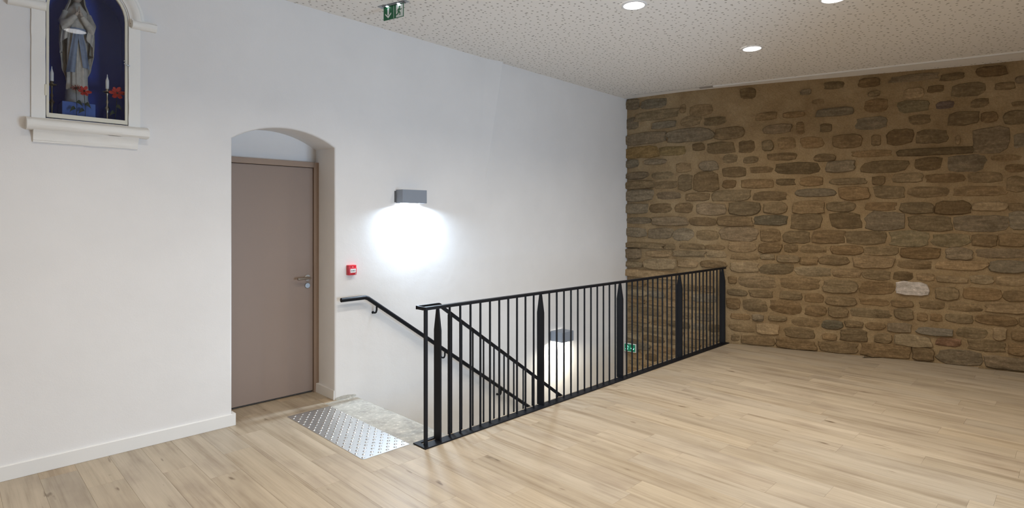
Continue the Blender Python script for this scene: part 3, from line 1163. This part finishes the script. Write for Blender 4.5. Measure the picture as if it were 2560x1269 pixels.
def downlight(x, y, label=None, group=None):
    z = ceil_z(x, y)
    t = empty('downlight', (x, y, z), label, 'ceiling light', group)
    m = MB()
    m.lathe([(0.084, -0.001), (0.086, -0.008), (0.102, -0.006), (0.106, -0.0005)], (x, y, z), 32)
    m.bm.faces.ensure_lookup_table()
    caps = [f for f in m.bm.faces if len(f.verts) > 8]
    bmesh.ops.delete(m.bm, geom=caps, context='FACES')
    m.build('trim_ring', M['white_trim'], t, smooth=True)
    m = MB()
    m.lathe([(0.0, -0.014), (0.05, -0.0125), (0.075, -0.009), (0.086, -0.004)], (x, y, z), 32)
    m.build('diffuser', M['downlight'], t, smooth=True)
    L = bpy.data.lights.new('lamp', 'AREA')
    L.shape = 'DISK'
    L.size = 0.16
    L.energy = DOWNLIGHT_W
    L.color = DOWNLIGHT_COL
    L.spread = radians(140)
    lo = bpy.data.objects.new('lamp', L)
    lo.parent = t
    lo.location = (0, 0, -0.022)
    link(lo)


for x, y, lab in DL:
    downlight(x, y, lab)
for x, y in OFF:
    downlight(x, y, 'round lit downlight out of view', 'downlights out of view')

# ---------------------------------------------------------- thin ceiling rail
cr = empty('ceiling_rail', (RA.x, RA.y, ceil_z(RA.x, RA.y)), 'thin white rail on the ceiling along the stone wall', 'ceiling rail')


def along(s):
    p = RA + rdir * s
    return Vector((p.x, p.y, ceil_z(p.x, p.y)))


m = MB()
m.tube([along(0.14) - Vector((0, 0, .008)), along(5.5) - Vector((0, 0, .008))], 0, flat=(0.020, 0.016))
m.build('rail', M['alu'], cr)
m = MB()
m.tube([along(-0.03) - Vector((0, 0, .008)), along(0.14) - Vector((0, 0, .008))], 0, flat=(0.035, 0.018))
m.build('end_cap', M['grey_cap'], cr)


# ---------------------------------------------------------- exit signs
def circle(cx, cz, r, n=12):
    return [(cx + r * cos(2 * pi * i / n), cz + r * sin(2 * pi * i / n)) for i in range(n)]


def limb(a, b, w0, w1):
    a, b = Vector(a), Vector(b)
    t = (b - a).normalized()
    n = Vector((-t.y, t.x))
    return [tuple(a + n * w0), tuple(b + n * w1), tuple(b - n * w1), tuple(a - n * w0)]


def runner_polys(s, ox, oz):
    """running figure, unit box 1 x 1, scaled by s; leans to the right"""
    P = [circle(0.56, 0.84, 0.085),
         limb((0.54, 0.74), (0.46, 0.44), 0.075, 0.065),
         limb((0.53, 0.72), (0.36, 0.62), 0.035, 0.03), limb((0.37, 0.63), (0.27, 0.50), 0.03, 0.026),
         limb((0.55, 0.71), (0.68, 0.58), 0.035, 0.03), limb((0.67, 0.60), (0.80, 0.66), 0.03, 0.026),
         limb((0.48, 0.47), (0.62, 0.34), 0.055, 0.045), limb((0.61, 0.37), (0.60, 0.14), 0.042, 0.035),
         limb((0.45, 0.46), (0.36, 0.26), 0.055, 0.045), limb((0.37, 0.28), (0.16, 0.20), 0.042, 0.032)]
    return [[(ox + s * u, oz + s * v) for u, v in p] for p in P]


def arrow_polys(s, ox, oz):
    P = [[(0.40, 0.95), (0.60, 0.95), (0.60, 0.35), (0.40, 0.35)],
         [(0.14, 0.52), (0.40, 0.30), (0.60, 0.30), (0.86, 0.52), (0.86, 0.40), (0.50, 0.05), (0.14, 0.40)]]
    return [[(ox + s * u, oz + s * v) for u, v in p] for p in P]


def flat_polys(polys, Mx, name, material, parent, y0=-0.0008, y1=0.0):
    m = MB()
    for k, p in enumerate(polys):
        m.prism(p, 'y', y0 - 0.00012 * k, y1)
    m.xform(Mx)
    return m.build(name, material, parent)


# hanging sign: local x along its width, local -y towards the viewer, z up
ex_c = Vector((2.674, 4.07, 0))
zt = ceil_z(ex_c.x, ex_c.y)
Mx = Matrix.Translation((ex_c.x, ex_c.y, zt)) @ Matrix.Rotation(radians(-76), 4, 'Z')
es = empty('exit_sign', (ex_c.x, ex_c.y, zt), 'green emergency exit sign with down arrow hanging from the ceiling', 'exit sign')
m = MB()
m.box(-0.155, 0.155, -0.028, 0.028, -0.004, 0.0, 0.001)
m.box(-0.115, 0.115, -0.020, 0.020, -0.012, -0.004, 0.002)
m.xform(Mx)
m.build('ceiling_base', M['nickel'], es)
m = MB()
for lx in (-0.062, 0.062):
    m.lathe([(0.0, -0.004), (0.010, -0.003), (0.012, 0.0)], (lx, -0.011, -0.012), 12)
m.xform(Mx)
m.build('led', M['led'], es, smooth=True)
m = MB()
m.box(-0.110, 0.110, -0.003, 0.003, -0.122, -0.012, 0.001)
m.xform(Mx)
panel = m.build('sign_panel', M['sign_green'], es)
flat_polys(arrow_polys(0.092, -0.103, -0.114), Mx, 'arrow', M['sign_white'], panel, -0.0040, -0.0028)
flat_polys([[(0.003, -0.119), (0.006, -0.119), (0.006, -0.015), (0.003, -0.015)]], Mx, 'divider', M['sign_white'], panel, -0.0036, -0.0028)
flat_polys([[(0.030, -0.118), (0.106, -0.118), (0.106, -0.016), (0.030, -0.016)]], Mx, 'doorway', M['sign_white'], panel, -0.0036, -0.0028)
flat_polys(runner_polys(0.098, 0.014, -0.119), Mx, 'running_figure', M['sign_green'], panel, -0.0044, -0.0028)

# sign low on the stone wall in the stairwell
s2y, s2z = 4.572, -0.232
s2x = stone_x(s2y) - 0.070
Mx2 = Matrix.Translation((s2x, s2y, s2z)) @ Matrix.Rotation(radians(-90) - tilt_at(s2y) * 0 + radians(4), 4, 'Z')
e2 = empty('exit_sign', (s2x, s2y, s2z), 'small lit green exit sign low on the stone wall in the stairwell', 'exit sign')
m = MB()
m.box(-0.092, 0.092, -0.010, 0.012, -0.060, 0.060, 0.003)
m.box(-0.05, 0.05, 0.012, 0.085, -0.03, 0.03)
m.xform(Mx2)
m.build('sign_case', M['sign_white'], e2)
m = MB()
m.box(-0.084, 0.084, -0.013, -0.010, -0.050, 0.050, 0.001)
m.xform(Mx2)
p2 = m.build('sign_panel', M['sign_lit_green'], e2)
flat_polys(runner_polys(0.080, -0.084, -0.042), Mx2, 'running_figure', M['sign_lit'], p2, -0.0145, -0.0125)
flat_polys(arrow_polys(0.074, 0.004, -0.037), Mx2, 'arrow', M['sign_lit'], p2, -0.0145, -0.0125)

# ---------------------------------------------------------- fire alarm call point
cx0, cx1, cz0, cz1 = 2.574, 2.652, 1.097, 1.187
fc = empty('fire_alarm_call_point', ((cx0 + cx1) / 2, D, cz0), 'red fire alarm call point on the plaster wall above the handrail', 'fire alarm')
m = MB()
m.box(cx0, cx1, D - 0.043, D, cz0, cz1, 0.004)
m.box(cx0 + 0.004, cx1 - 0.002, D - 0.049, D - 0.042, cz0 + 0.004, cz1 - 0.024, 0.002)
hs = m.build('housing', M['red'], fc, smooth=True, autosmooth=30)
m = MB()
m.box(cx0 + 0.014, cx1 - 0.010, D - 0.051, D - 0.047, cz0 + 0.022, cz1 - 0.033, 0.001)
pw = m.build('glass_panel', M['panel_white'], fc)
mxp = (cx0 + cx1) / 2 + 0.002
mzp = cz0 + 0.0405
I4 = Matrix.Translation((0, D - 0.051, 0))
flat_polys([circle(mxp, mzp, 0.0048, 14),
            [(mxp - 0.018, mzp + 0.0045), (mxp - 0.008, mzp), (mxp - 0.018, mzp - 0.0045)], [(mxp + 0.018, mzp + 0.0045), (mxp + 0.008, mzp), (mxp + 0.018, mzp - 0.0045)]],
           I4, 'push_symbol', M['ink'], pw, -0.0006, 0.0002)
flat_polys([[(mxp - 0.004, cz1 - 0.021), (mxp + 0.005, cz1 - 0.021), (mxp + 0.0005, cz1 - 0.010)]], Matrix.Translation((0, D - 0.043, 0)), 'marker', M['panel_white'], hs, -0.0006, 0.0002)
flat_polys([[(cx1 - 0.018, cz0 + 0.008), (cx1 - 0.006, cz0 + 0.008), (cx1 - 0.006, cz0 + 0.013), (cx1 - 0.018, cz0 + 0.013)]], Matrix.Translation((0, D - 0.049, 0)), 'sticker', M['panel_white'], hs, -0.0006, 0.0002)

# ================================================================== NICHE
NB = D + 0.36
m = MB()
lp = offset_loop(niche, 0.03)
r0 = [m.bm.verts.new((x, D + 0.055, z)) for x, z in offset_loop(niche, 0.0)]
r00 = [m.bm.verts.new((x, D + 0.057, z if z > NI_Z0 else z)) for x, z in lp]
r1 = [m.bm.verts.new((x, NB, z)) for x, z in lp]
n = len(lp)
for i in range(n):
    j = (i + 1) % n
    m.face([r0[i], r0[j], r00[j], r00[i]])
    m.face([r00[i], r00[j], r1[j], r1[i]])
m.face(list(reversed(r1)))
m.build('niche_lining', M['niche_blue'], wall_left)['label'] = 'deep blue painted niche behind glass'

su = empty('niche_surround', (0.7, D, 2.10), 'white moulded stone surround of the blue statue niche', 'niche surround')


def rough_bar(prof, x0, x1, seed, n=26, amp=0.0035):
    """horizontal moulding: profile (out, z) swept along x with hand-made unevenness"""
    m = MB()
    rings = []
    for i in range(n + 1):
        x = x0 + (x1 - x0) * i / n
        ring = []
        for k, (o, z) in enumerate(prof):
            d = amp * noise.noise(Vector((x * 11, k * 0.7, seed)))
            e = amp * noise.noise(Vector((x * 9, k * 0.9, seed + 5)))
            ring.append(m.bm.verts.new((x, D - max(0, o + (d if o > 0 else 0)), z + e)))
        rings.append(ring)
    L = len(prof)
    for a, b in zip(rings, rings[1:]):
        for k in range(L):
            m.face([a[k], a[(k + 1) % L], b[(k + 1) % L], b[k]])
    m.face(rings[0])
    m.face(list(reversed(rings[-1])))
    return m


def arc(cx, cz, r, a0, a1, n=7):
    return [(cx + r * cos(radians(a0 + (a1 - a0) * i / n)), cz + r * sin(radians(a0 + (a1 - a0) * i / n))) for i in range(n + 1)]


# sill: round nose above, hollow below
nose = [(0.0, 2.160), (0.060, 2.160)] + arc(0.062, 2.192, 0.031, -90, 90) + [(0.03, 2.236), (0.0, 2.240)]
rough_bar(nose, 0.378, 1.030, 1.0).build('sill_nose', M['niche_white'], su, smooth=True, autosmooth=40)
cav = [(0.0, 2.085), (0.016, 2.085), (0.018, 2.094)] + [(0.022 + 0.034 * (i / 5) ** 2, 2.098 + 0.062 * i / 5) for i in range(6)] + [(0.0, 2.163)]
rough_bar(cav, 0.412, 0.974, 2.0).build('sill_hollow', M['niche_white'], su, smooth=True, autosmooth=40)


def pilaster(x0, x1, seed):
    m = MB()
    for (a, b, o) in ((x0, x1, 0.012),):
        m.grid(lambda u, v: (a + (b - a) * v + 0.003 * noise.noise(Vector((u * 8, v * 2, seed))),
                             D - o - 0.002 * noise.noise(Vector((u * 11, v * 3, seed + 3))), 2.236 + 0.690 * u), 14, 3)
        m.box(a + 0.002, b - 0.002, D - o + 0.003, D, 2.236, 2.926)
    m.build('pilaster', M['niche_white'], su, smooth=True, autosmooth=40)


pilaster(0.404, 0.474, 1)
pilaster(0.921, 0.990, 9)
imp = [(0.0, 2.918), (0.030, 2.918)] + arc(0.036, 2.944, 0.026, -80, 90, 6) + [(0.030, 2.972), (0.026, 2.982), (0.0, 2.984)]
rough_bar(imp, 0.292, 0.474, 4.0, 10).build('impost', M['niche_white'], su, smooth=True, autosmooth=40)
rough_bar(imp, 0.936, 1.083, 6.0, 10).build('impost', M['niche_white'], su, smooth=True, autosmooth=40)
# arched moulding over the opening
m = MB()
prof = [(0.232, 0.0), (0.232, 0.012), (0.244, 0.014), (0.252, 0.026), (0.268, 0.044), (0.288, 0.046), (0.300, 0.034), (0.304, 0.018), (0.316, 0.016), (0.322, 0.010), (0.324, 0.0)]
rings = []
for i in range(29):
    a = pi * i / 28
    rings.append([m.bm.verts.new((0.6975 + r * cos(a), D - o, 2.955 + (r + 0.012) * sin(a))) for r, o in prof])
for a, b in zip(rings, rings[1:]):
    for k in range(len(prof) - 1):
        m.face([a[k], a[k + 1], b[k + 1], b[k]])
m.face(rings[0])
m.face(rings[-1])
m.build('arch_moulding', M['niche_white'], su, smooth=True, autosmooth=50)

# glazed iron door of the niche
gd = empty('niche_door', (0.6975, D, 2.25), 'cream painted iron frame with a glass pane closing the blue niche', 'glass door')


def niche_loop(off):
    lp = [(0.6975 - 0.2195 + off, 2.250 + off * 1.9), (0.6975 + 0.2195 - off, 2.250 + off * 1.9)]
    rr = 0.2195 - off
    lp += [(0.6975 + rr * cos(pi * i / 18), 2.955 + (0.232 - off) * sin(pi * i / 18)) for i in range(19)]
    return lp


def hoop(l0, l1, y0, y1):
    m = MB()
    A = [m.bm.verts.new((x, y0, z)) for x, z in l0]
    B = [m.bm.verts.new((x, y0, z)) for x, z in l1]
    A2 = [m.bm.verts.new((x, y1, z)) for x, z in l0]
    B2 = [m.bm.verts.new((x, y1, z)) for x, z in l1]
    n = len(l0)
    for i in range(n):
        j = (i + 1) % n
        for q in ((A, B), (B, B2), (B2, A2), (A2, A)):
            m.face([q[0][i], q[0][j], q[1][j], q[1][i]])
    return m


FY = D - 0.004
hoop(niche_loop(0.0), niche_loop(0.0145), FY, FY + 0.022).build('iron_frame', M['cream_metal'], gd)
m = MB()
gl = niche_loop(0.013)
m.face([m.bm.verts.new((x, FY + 0.012, z)) for x, z in gl])
m.build('glass_pane', M['glass'], gd)
m = MB()
m.lathe([(0.007, 2.385), (0.007, 2.455)], (0.474, FY - 0.005, 0), 10)
m.build('hinge', M['cream_metal'], gd, smooth=True, autosmooth=40)
m = MB()
m.lathe([(0.005, 2.247), (0.005, 2.262)], (0.474, FY - 0.003, 0), 8)
m.build('pivot', M['iron'], gd, smooth=True, autosmooth=40)
m = MB()
m.tube([(0.893, FY - 0.014, 2.668), (0.905, FY - 0.014, 2.660), (0.928, FY - 0.010, 2.655)], 0.0035, 8)
m.tube([(0.910, FY + 0.006, 2.659), (0.910, FY - 0.016, 2.659)], 0.003, 8)
m.lathe([(0.0, -0.006), (0.006, -0.003), (0.006, 0.003), (0.0, 0.006)], (0.897, FY - 0.012, 2.684), 10)
m.build('latch', M['nickel'], gd, smooth=True, autosmooth=40)

# ---------------------------------------------------------- pedestal and statue
NF = NI_Z0 - 0.03                    # niche floor
SX, SY = 0.662, D + 0.195
pd = MB()
pd.box(0.570, 0.752, SY - 0.095, SY + 0.10, NF, 2.382, 0.004)
o = pd.build('pedestal', M['pedestal_blue'])
tag(o, 'blue painted block under the statue in the niche', 'pedestal')

HEM = 2.474
sb = empty('statue', (SX, SY, 2.384), 'pale plaster statue of a veiled praying figure with a blue sash', 'statue')
m = MB()
m.grid(lambda u, v: (SX + (0.068 - 0.008 * u + 0.006 * noise.noise(Vector((cos(2 * pi * v) * 2, sin(2 * pi * v) * 2, u * 3)))) * cos(2 * pi * v),
                     SY + (0.062 - 0.006 * u + 0.006 * noise.noise(Vector((cos(2 * pi * v) * 2, sin(2 * pi * v) * 2, u * 3 + 7)))) * sin(2 * pi * v),
                     2.3825 + 0.094 * u), 5, 20, closed=True)
m.bm.verts.ensure_lookup_table()
m.face([v for v in m.bm.verts if abs(v.co.z - 2.4765) < 1e-4])
m.build('base', M['statue_base'], sb, smooth=True, autosmooth=60)


def lerp_tab(tab, z):
    for (a, b) in zip(tab, tab[1:]):
        if z <= b[0]:
            k = (z - a[0]) / (b[0] - a[0])
            k = k * k * (3 - 2 * k)
            return [p + (q - p) * k for p, q in zip(a[1:], b[1:])]
    return list(tab[-1][1:])


# robe: height above hem -> half width, half depth, fold depth
robe = [(0.0, 0.058, 0.050, 0.010), (0.08, 0.054, 0.046, 0.009), (0.22, 0.052, 0.044, 0.008), (0.36, 0.052, 0.042, 0.005), (0.44, 0.056, 0.042, 0.002), (0.50, 0.064, 0.044, 0.001), (0.545, 0.060, 0.040, 0.0), (0.575, 0.030, 0.030, 0.0), (0.60, 0.021, 0.022, 0.0)]


def robe_pt(u, v):
    z = 0.60 * u
    hw, hd, f = lerp_tab(robe, z)
    a = 2 * pi * v
    k = 1 + f / hw * (0.7 * sin(11 * a + 1.5 * u) + 0.5 * sin(7 * a + 2))
    return (SX + hw * k * cos(a), SY + hd * k * sin(a), HEM + z)


m = MB()
g = m.grid(robe_pt, 30, 66, closed=True)
m.face(g[0])
m.face(g[-1])
m.build('robe', M['robe'], sb, smooth=True)
# mantle and veil: a shell open at the front (front is -y), from hem over the shoulders to the crown
mant = [(0.02, 0.066, 0.058, 0.62, 0.007), (0.12, 0.074, 0.062, 0.55, 0.008), (0.24, 0.088, 0.066, 0.50, 0.007), (0.36, 0.096, 0.068, 0.46, 0.005), (0.44, 0.096, 0.066, 0.42, 0.004),
        (0.505, 0.086, 0.060, 0.36, 0.003), (0.55, 0.066, 0.054, 0.32, 0.002), (0.60, 0.050, 0.050, 0.30, 0.001), (0.64, 0.045, 0.050, 0.30, 0.0), (0.675, 0.043, 0.050, 0.30, 0.0), (0.70, 0.036, 0.042, 0.24, 0.0), (0.718, 0.018, 0.02, 0.05, 0.0)]


def mant_pt(u, v, inner=0.0):
    z = 0.02 + 0.698 * u
    hw, hd, gap, f = lerp_tab(mant, z)
    # angle from one front edge round the back to the other; gap is the half opening as a fraction of pi
    a = -pi / 2 + pi * gap + (2 * pi - 2 * pi * gap) * v
    k = 1 + f / hw * (sin(9 * a + 3 * u) + 0.5 * sin(15 * a)) - inner / hw
    zz = z + (0.05 * (abs(v - 0.5) * 2) ** 2 * (1 - u) if u < 0.3 else 0)
    return (SX + hw * k * cos(a), SY + 0.006 + hd * k * sin(a), HEM + zz)


m = MB()
NV = 48
A = m.grid(lambda u, v: mant_pt(u, v), 34, NV)
B = m.grid(lambda u, v: mant_pt(u, v, 0.005), 34, NV)
for i in range(34):
    for e in (0, NV):
        m.face([A[i][e], A[i + 1][e], B[i + 1][e], B[i][e]])
for j in range(NV):
    m.face([A[0][j], A[0][j + 1], B[0][j + 1], B[0][j]])
m.build('veil_mantle', M['veil'], sb, smooth=True)
# head with a face, slightly bowed
m = MB()


def head_pt(u, v):
    t = pi * u
    a = 2 * pi * v
    x = 0.030 * sin(t) * cos(a)
    y = 0.036 * sin(t) * sin(a)
    z = 0.046 * -cos(t)
    front = max(0, -sin(a))
    if z < -0.01:
        x *= 1 - 0.35 * (-(z + 0.01) / 0.036)
    s = front ** 6 * sin(t)
    y -= 0.007 * s * math.exp(-((z + 0.006) / 0.009) ** 2) * (1 if abs(cos(a)) < 0.25 else 0.2)      # nose
    y += 0.004 * front ** 3 * math.exp(-((z - 0.006) / 0.006) ** 2) * (1 if 0.25 < abs(cos(a)) < 0.75 else 0.2)   # eye sockets
    y -= 0.003 * s * math.exp(-((z + 0.022) / 0.004) ** 2)                                               # lips
    y += 0.002 * s * math.exp(-((z + 0.028) / 0.003) ** 2)
    return (SX + x, SY - 0.006 + y, HEM + 0.642 + z)


m.grid(head_pt, 24, 36, closed=True)
m.build('head', M['skin'], sb, smooth=True)
# arms in wide sleeves and joined hands
m = MB()
for sx in (-1, 1):
    m.tube([(SX + sx * 0.060, SY - 0.006, HEM + 0.525), (SX + sx * 0.080, SY - 0.022, HEM + 0.455), (SX + sx * 0.072, SY - 0.045, HEM + 0.425), (SX + sx * 0.044, SY - 0.066, HEM + 0.455), (SX + sx * 0.018, SY - 0.078, HEM + 0.492)],
           0.02, 14, radii=[0.020, 0.025, 0.026, 0.021, 0.015])
    # hanging sleeve
    m.grid(lambda u, v, sx=sx: (SX + sx * (0.048 + 0.040 * v) + 0.004 * sin(5 * u), SY - 0.058 + 0.030 * v + 0.006 * sin(v * 9), HEM + 0.448 + 0.01 * v - (0.10 + 0.05 * v) * u), 6, 8)
m.build('sleeves', M['robe'], sb, smooth=True, autosmooth=70)
m = MB()
for sx in (-1, 1):
    m.tube([(SX + sx * 0.017, SY - 0.079, HEM + 0.493), (SX + sx * 0.007, SY - 0.086, HEM + 0.515)], 0.01, 10, radii=[0.009, 0.010])
    for k, (dy, L) in enumerate(((-0.009, 0.036), (-0.003, 0.044), (0.003, 0.042), (0.009, 0.034))):
        m.tube([(SX + sx * 0.006, SY - 0.086 + dy, HEM + 0.512), (SX + sx * 0.0035, SY - 0.087 + dy * 0.8, HEM + 0.530), (SX + sx * 0.0025, SY - 0.087 + dy * 0.5, HEM + 0.512 + L)], 0.0035, 7, radii=[0.0046, 0.0038, 0.0022])
    m.tube([(SX + sx * 0.007, SY - 0.076, HEM + 0.508), (SX + sx * 0.004, SY - 0.072, HEM + 0.530)], 0.003, 7, radii=[0.0042, 0.0028])
m.build('joined_hands', M['skin'], sb, smooth=True, autosmooth=70)
# sash: waist band and two tails
m = MB()


def band(u, v):
    a = -pi / 2 + (u - 0.5) * 2.4
    hw, hd, f = lerp_tab(robe, 0.385 + 0.03 * v)
    return (SX + (hw + 0.008) * cos(a), SY + (hd + 0.008) * sin(a), HEM + 0.385 + 0.035 * v)


m.grid(band, 18, 3)
for (x_top, x_bot, wd, z_bot) in ((-0.010, -0.040, 0.015, 0.115), (0.010, 0.048, 0.015, 0.155)):
    def tail(u, v, x_top=x_top, x_bot=x_bot, wd=wd, z_bot=z_bot):
        z = 0.40 + (z_bot - 0.40) * u
        x = x_top + (x_bot - x_top) * u + wd * (1 + 0.5 * u) * (v - 0.5) * 2
        hw, hd, f = lerp_tab(robe, z)
        k = max(0.0, 1 - (x / (hw * 1.15)) ** 2)
        return (SX + x, SY - (hd * sqrt(k) + 0.013) + 0.003 * sin(v * 9), HEM + z)
    m.grid(tail, 14, 8)
m.build('sash', M['sash'], sb, smooth=True)


# ---------------------------------------------------------- candlesticks and candles
def candlestick(x, y, ztop, mt, label):
    t = empty('candlestick', (x, y, NF), label, 'candlestick')
    H = ztop - NF
    prof = [(0.0, 0.0), (0.030, 0.0), (0.030, 0.006), (0.022, 0.012), (0.010, 0.020), (0.006, 0.034), (0.008, 0.05), (0.005, 0.30 * H), (0.007, 0.42 * H), (0.010, 0.48 * H), (0.016, 0.52 * H), (0.008, 0.57 * H), (0.005, 0.62 * H), (0.009, 0.68 * H), (0.005, 0.74 * H), (0.006, 0.86 * H), (0.010, 0.90 * H)]
    m = MB()
    m.lathe(prof, (x, y, NF), 18)
    m.build('stem', mt, t, smooth=True, autosmooth=50)
    m = MB()
    m.lathe([(0.004, 0.885 * H), (0.020, 0.905 * H), (0.027, 0.925 * H), (0.027, 0.935 * H), (0.009, 0.93 * H), (0.009, H)], (x, y, NF), 18)
    m.build('drip_pan', mt, t, smooth=True, autosmooth=50)


def candle(x, y, z0, z1, label):
    t = empty('candle', (x, y, z0), label, 'candle')
    m = MB()
    h = z1 - z0
    m.lathe([(0.0105, 0.0), (0.0105, 0.56 * h), (0.0085, 0.62 * h), (0.0050, 0.74 * h), (0.0040, 0.80 * h)], (x, y, z0), 14)
    m.build('wax', M['candle'], t, smooth=True, autosmooth=50)
    m = MB()
    m.lathe([(0.003, 0.79 * h), (0.0028, 0.92 * h), (0.0006, h)], (x, y, z0), 8)
    m.build('wick', M['candle'], t, smooth=True)


candlestick(0.519, D + 0.12, 2.505, M['bronze'], 'dark candlestick left of the statue, half hidden by the frame')
candle(0.519, D + 0.12, 2.505, 2.604, 'white candle on the dark candlestick left of the statue')
candlestick(0.818, D + 0.10, 2.498, M['pewter'], 'shiny turned candlestick right of the statue')
candle(0.818, D + 0.10, 2.498, 2.600, 'white candle on the shiny candlestick right of the statue')


# ---------------------------------------------------------- red artificial flowers
def flower(x, y, z, foot, r, mt, label, nose, npet=6, seed=1, spiky=False):
    t = empty('red_flower', (foot[0], foot[1], NF), label, 'flower', None)
    rf = random.Random(seed)
    m = MB()
    m.tube([(foot[0], foot[1], NF), ((foot[0] + x) / 2 + 0.004, (foot[1] + y) / 2, (NF + z) / 2), (x, y + 0.006, z - 0.004)], 0.0016, 6)
    m.build('stalk', M['leaf'], t, smooth=True)
    nz = Vector(nose).normalized()
    ax = nz.cross(Vector((0, 0, 1))).normalized()
    ay = ax.cross(nz)
    m = MB()
    for layer, (k, up, cnt) in enumerate(((1.0, 0.25, npet), (0.72, 0.6, npet - 1))):
        for i in range(cnt):
            a = 2 * pi * (i + 0.5 * layer) / cnt + rf.uniform(-.15, .15)
            wd = (0.16 if spiky else 0.50)
            R = r * k * rf.uniform(0.9, 1.1)

            def pet(u, v, a=a, wd=wd, R=R, up=up):
                w = wd * sin(pi * min(1, 0.15 + 0.75 * u)) * (v - 0.5) * 2
                d = R * u
                p = (ax * cos(a + w) + ay * sin(a + w)) * d + nz * (R * up * u * u + 0.003 * sin(v * 7 + u * 5))
                return tuple(Vector((x, y, z)) + p)
            m.grid(pet, 4, 4)
    m.build('petals', mt, t, smooth=True)
    m = MB()
    m.lathe([(0.0, 0.0), (0.006, 0.002), (0.005, 0.008), (0.0, 0.010)], (0, 0, 0), 8)
    m.xform(Matrix.Translation((x, y, z)) @ nz.to_track_quat('Z', 'Y').to_matrix().to_4x4())
    m.build('flower_heart', M['ink'], t, smooth=True)
    for sgn, h in ((-1, 0.45), (1, 0.62)):
        bx_, by_, bz_ = foot[0] + (x - foot[0]) * h, foot[1] + (y - foot[1]) * h, NF + (z - NF) * h
        m = MB()
        m.grid(lambda u, v: (bx_ + sgn * 0.036 * u, by_ - 0.012 * u + 0.004 * (v - .5), bz_ + 0.05 * u - 0.075 * u * u + 0.014 * sin(pi * u) * (v - 0.5) * 2), 6, 2)
        m.build('leaf', M['leaf'], t, smooth=True)


flower(0.683, D + 0.062, 2.455, (0.690, D + 0.075), 0.038, M['petal'], 'open red flower in front of the statue base', (0.1, -1, 0.25), 6, 4)
flower(0.640, D + 0.060, 2.468, (0.640, D + 0.070), 0.028, M['petal_dark'], 'spiky dark red flower left of the open one, before the statue', (-0.3, -0.8, 0.6), 9, 8, True)
flower(0.868, D + 0.060, 2.470, (0.850, D + 0.080), 0.047, M['petal'], 'large red flower beside the shiny candlestick', (-0.1, -1, 0.3), 6, 12)
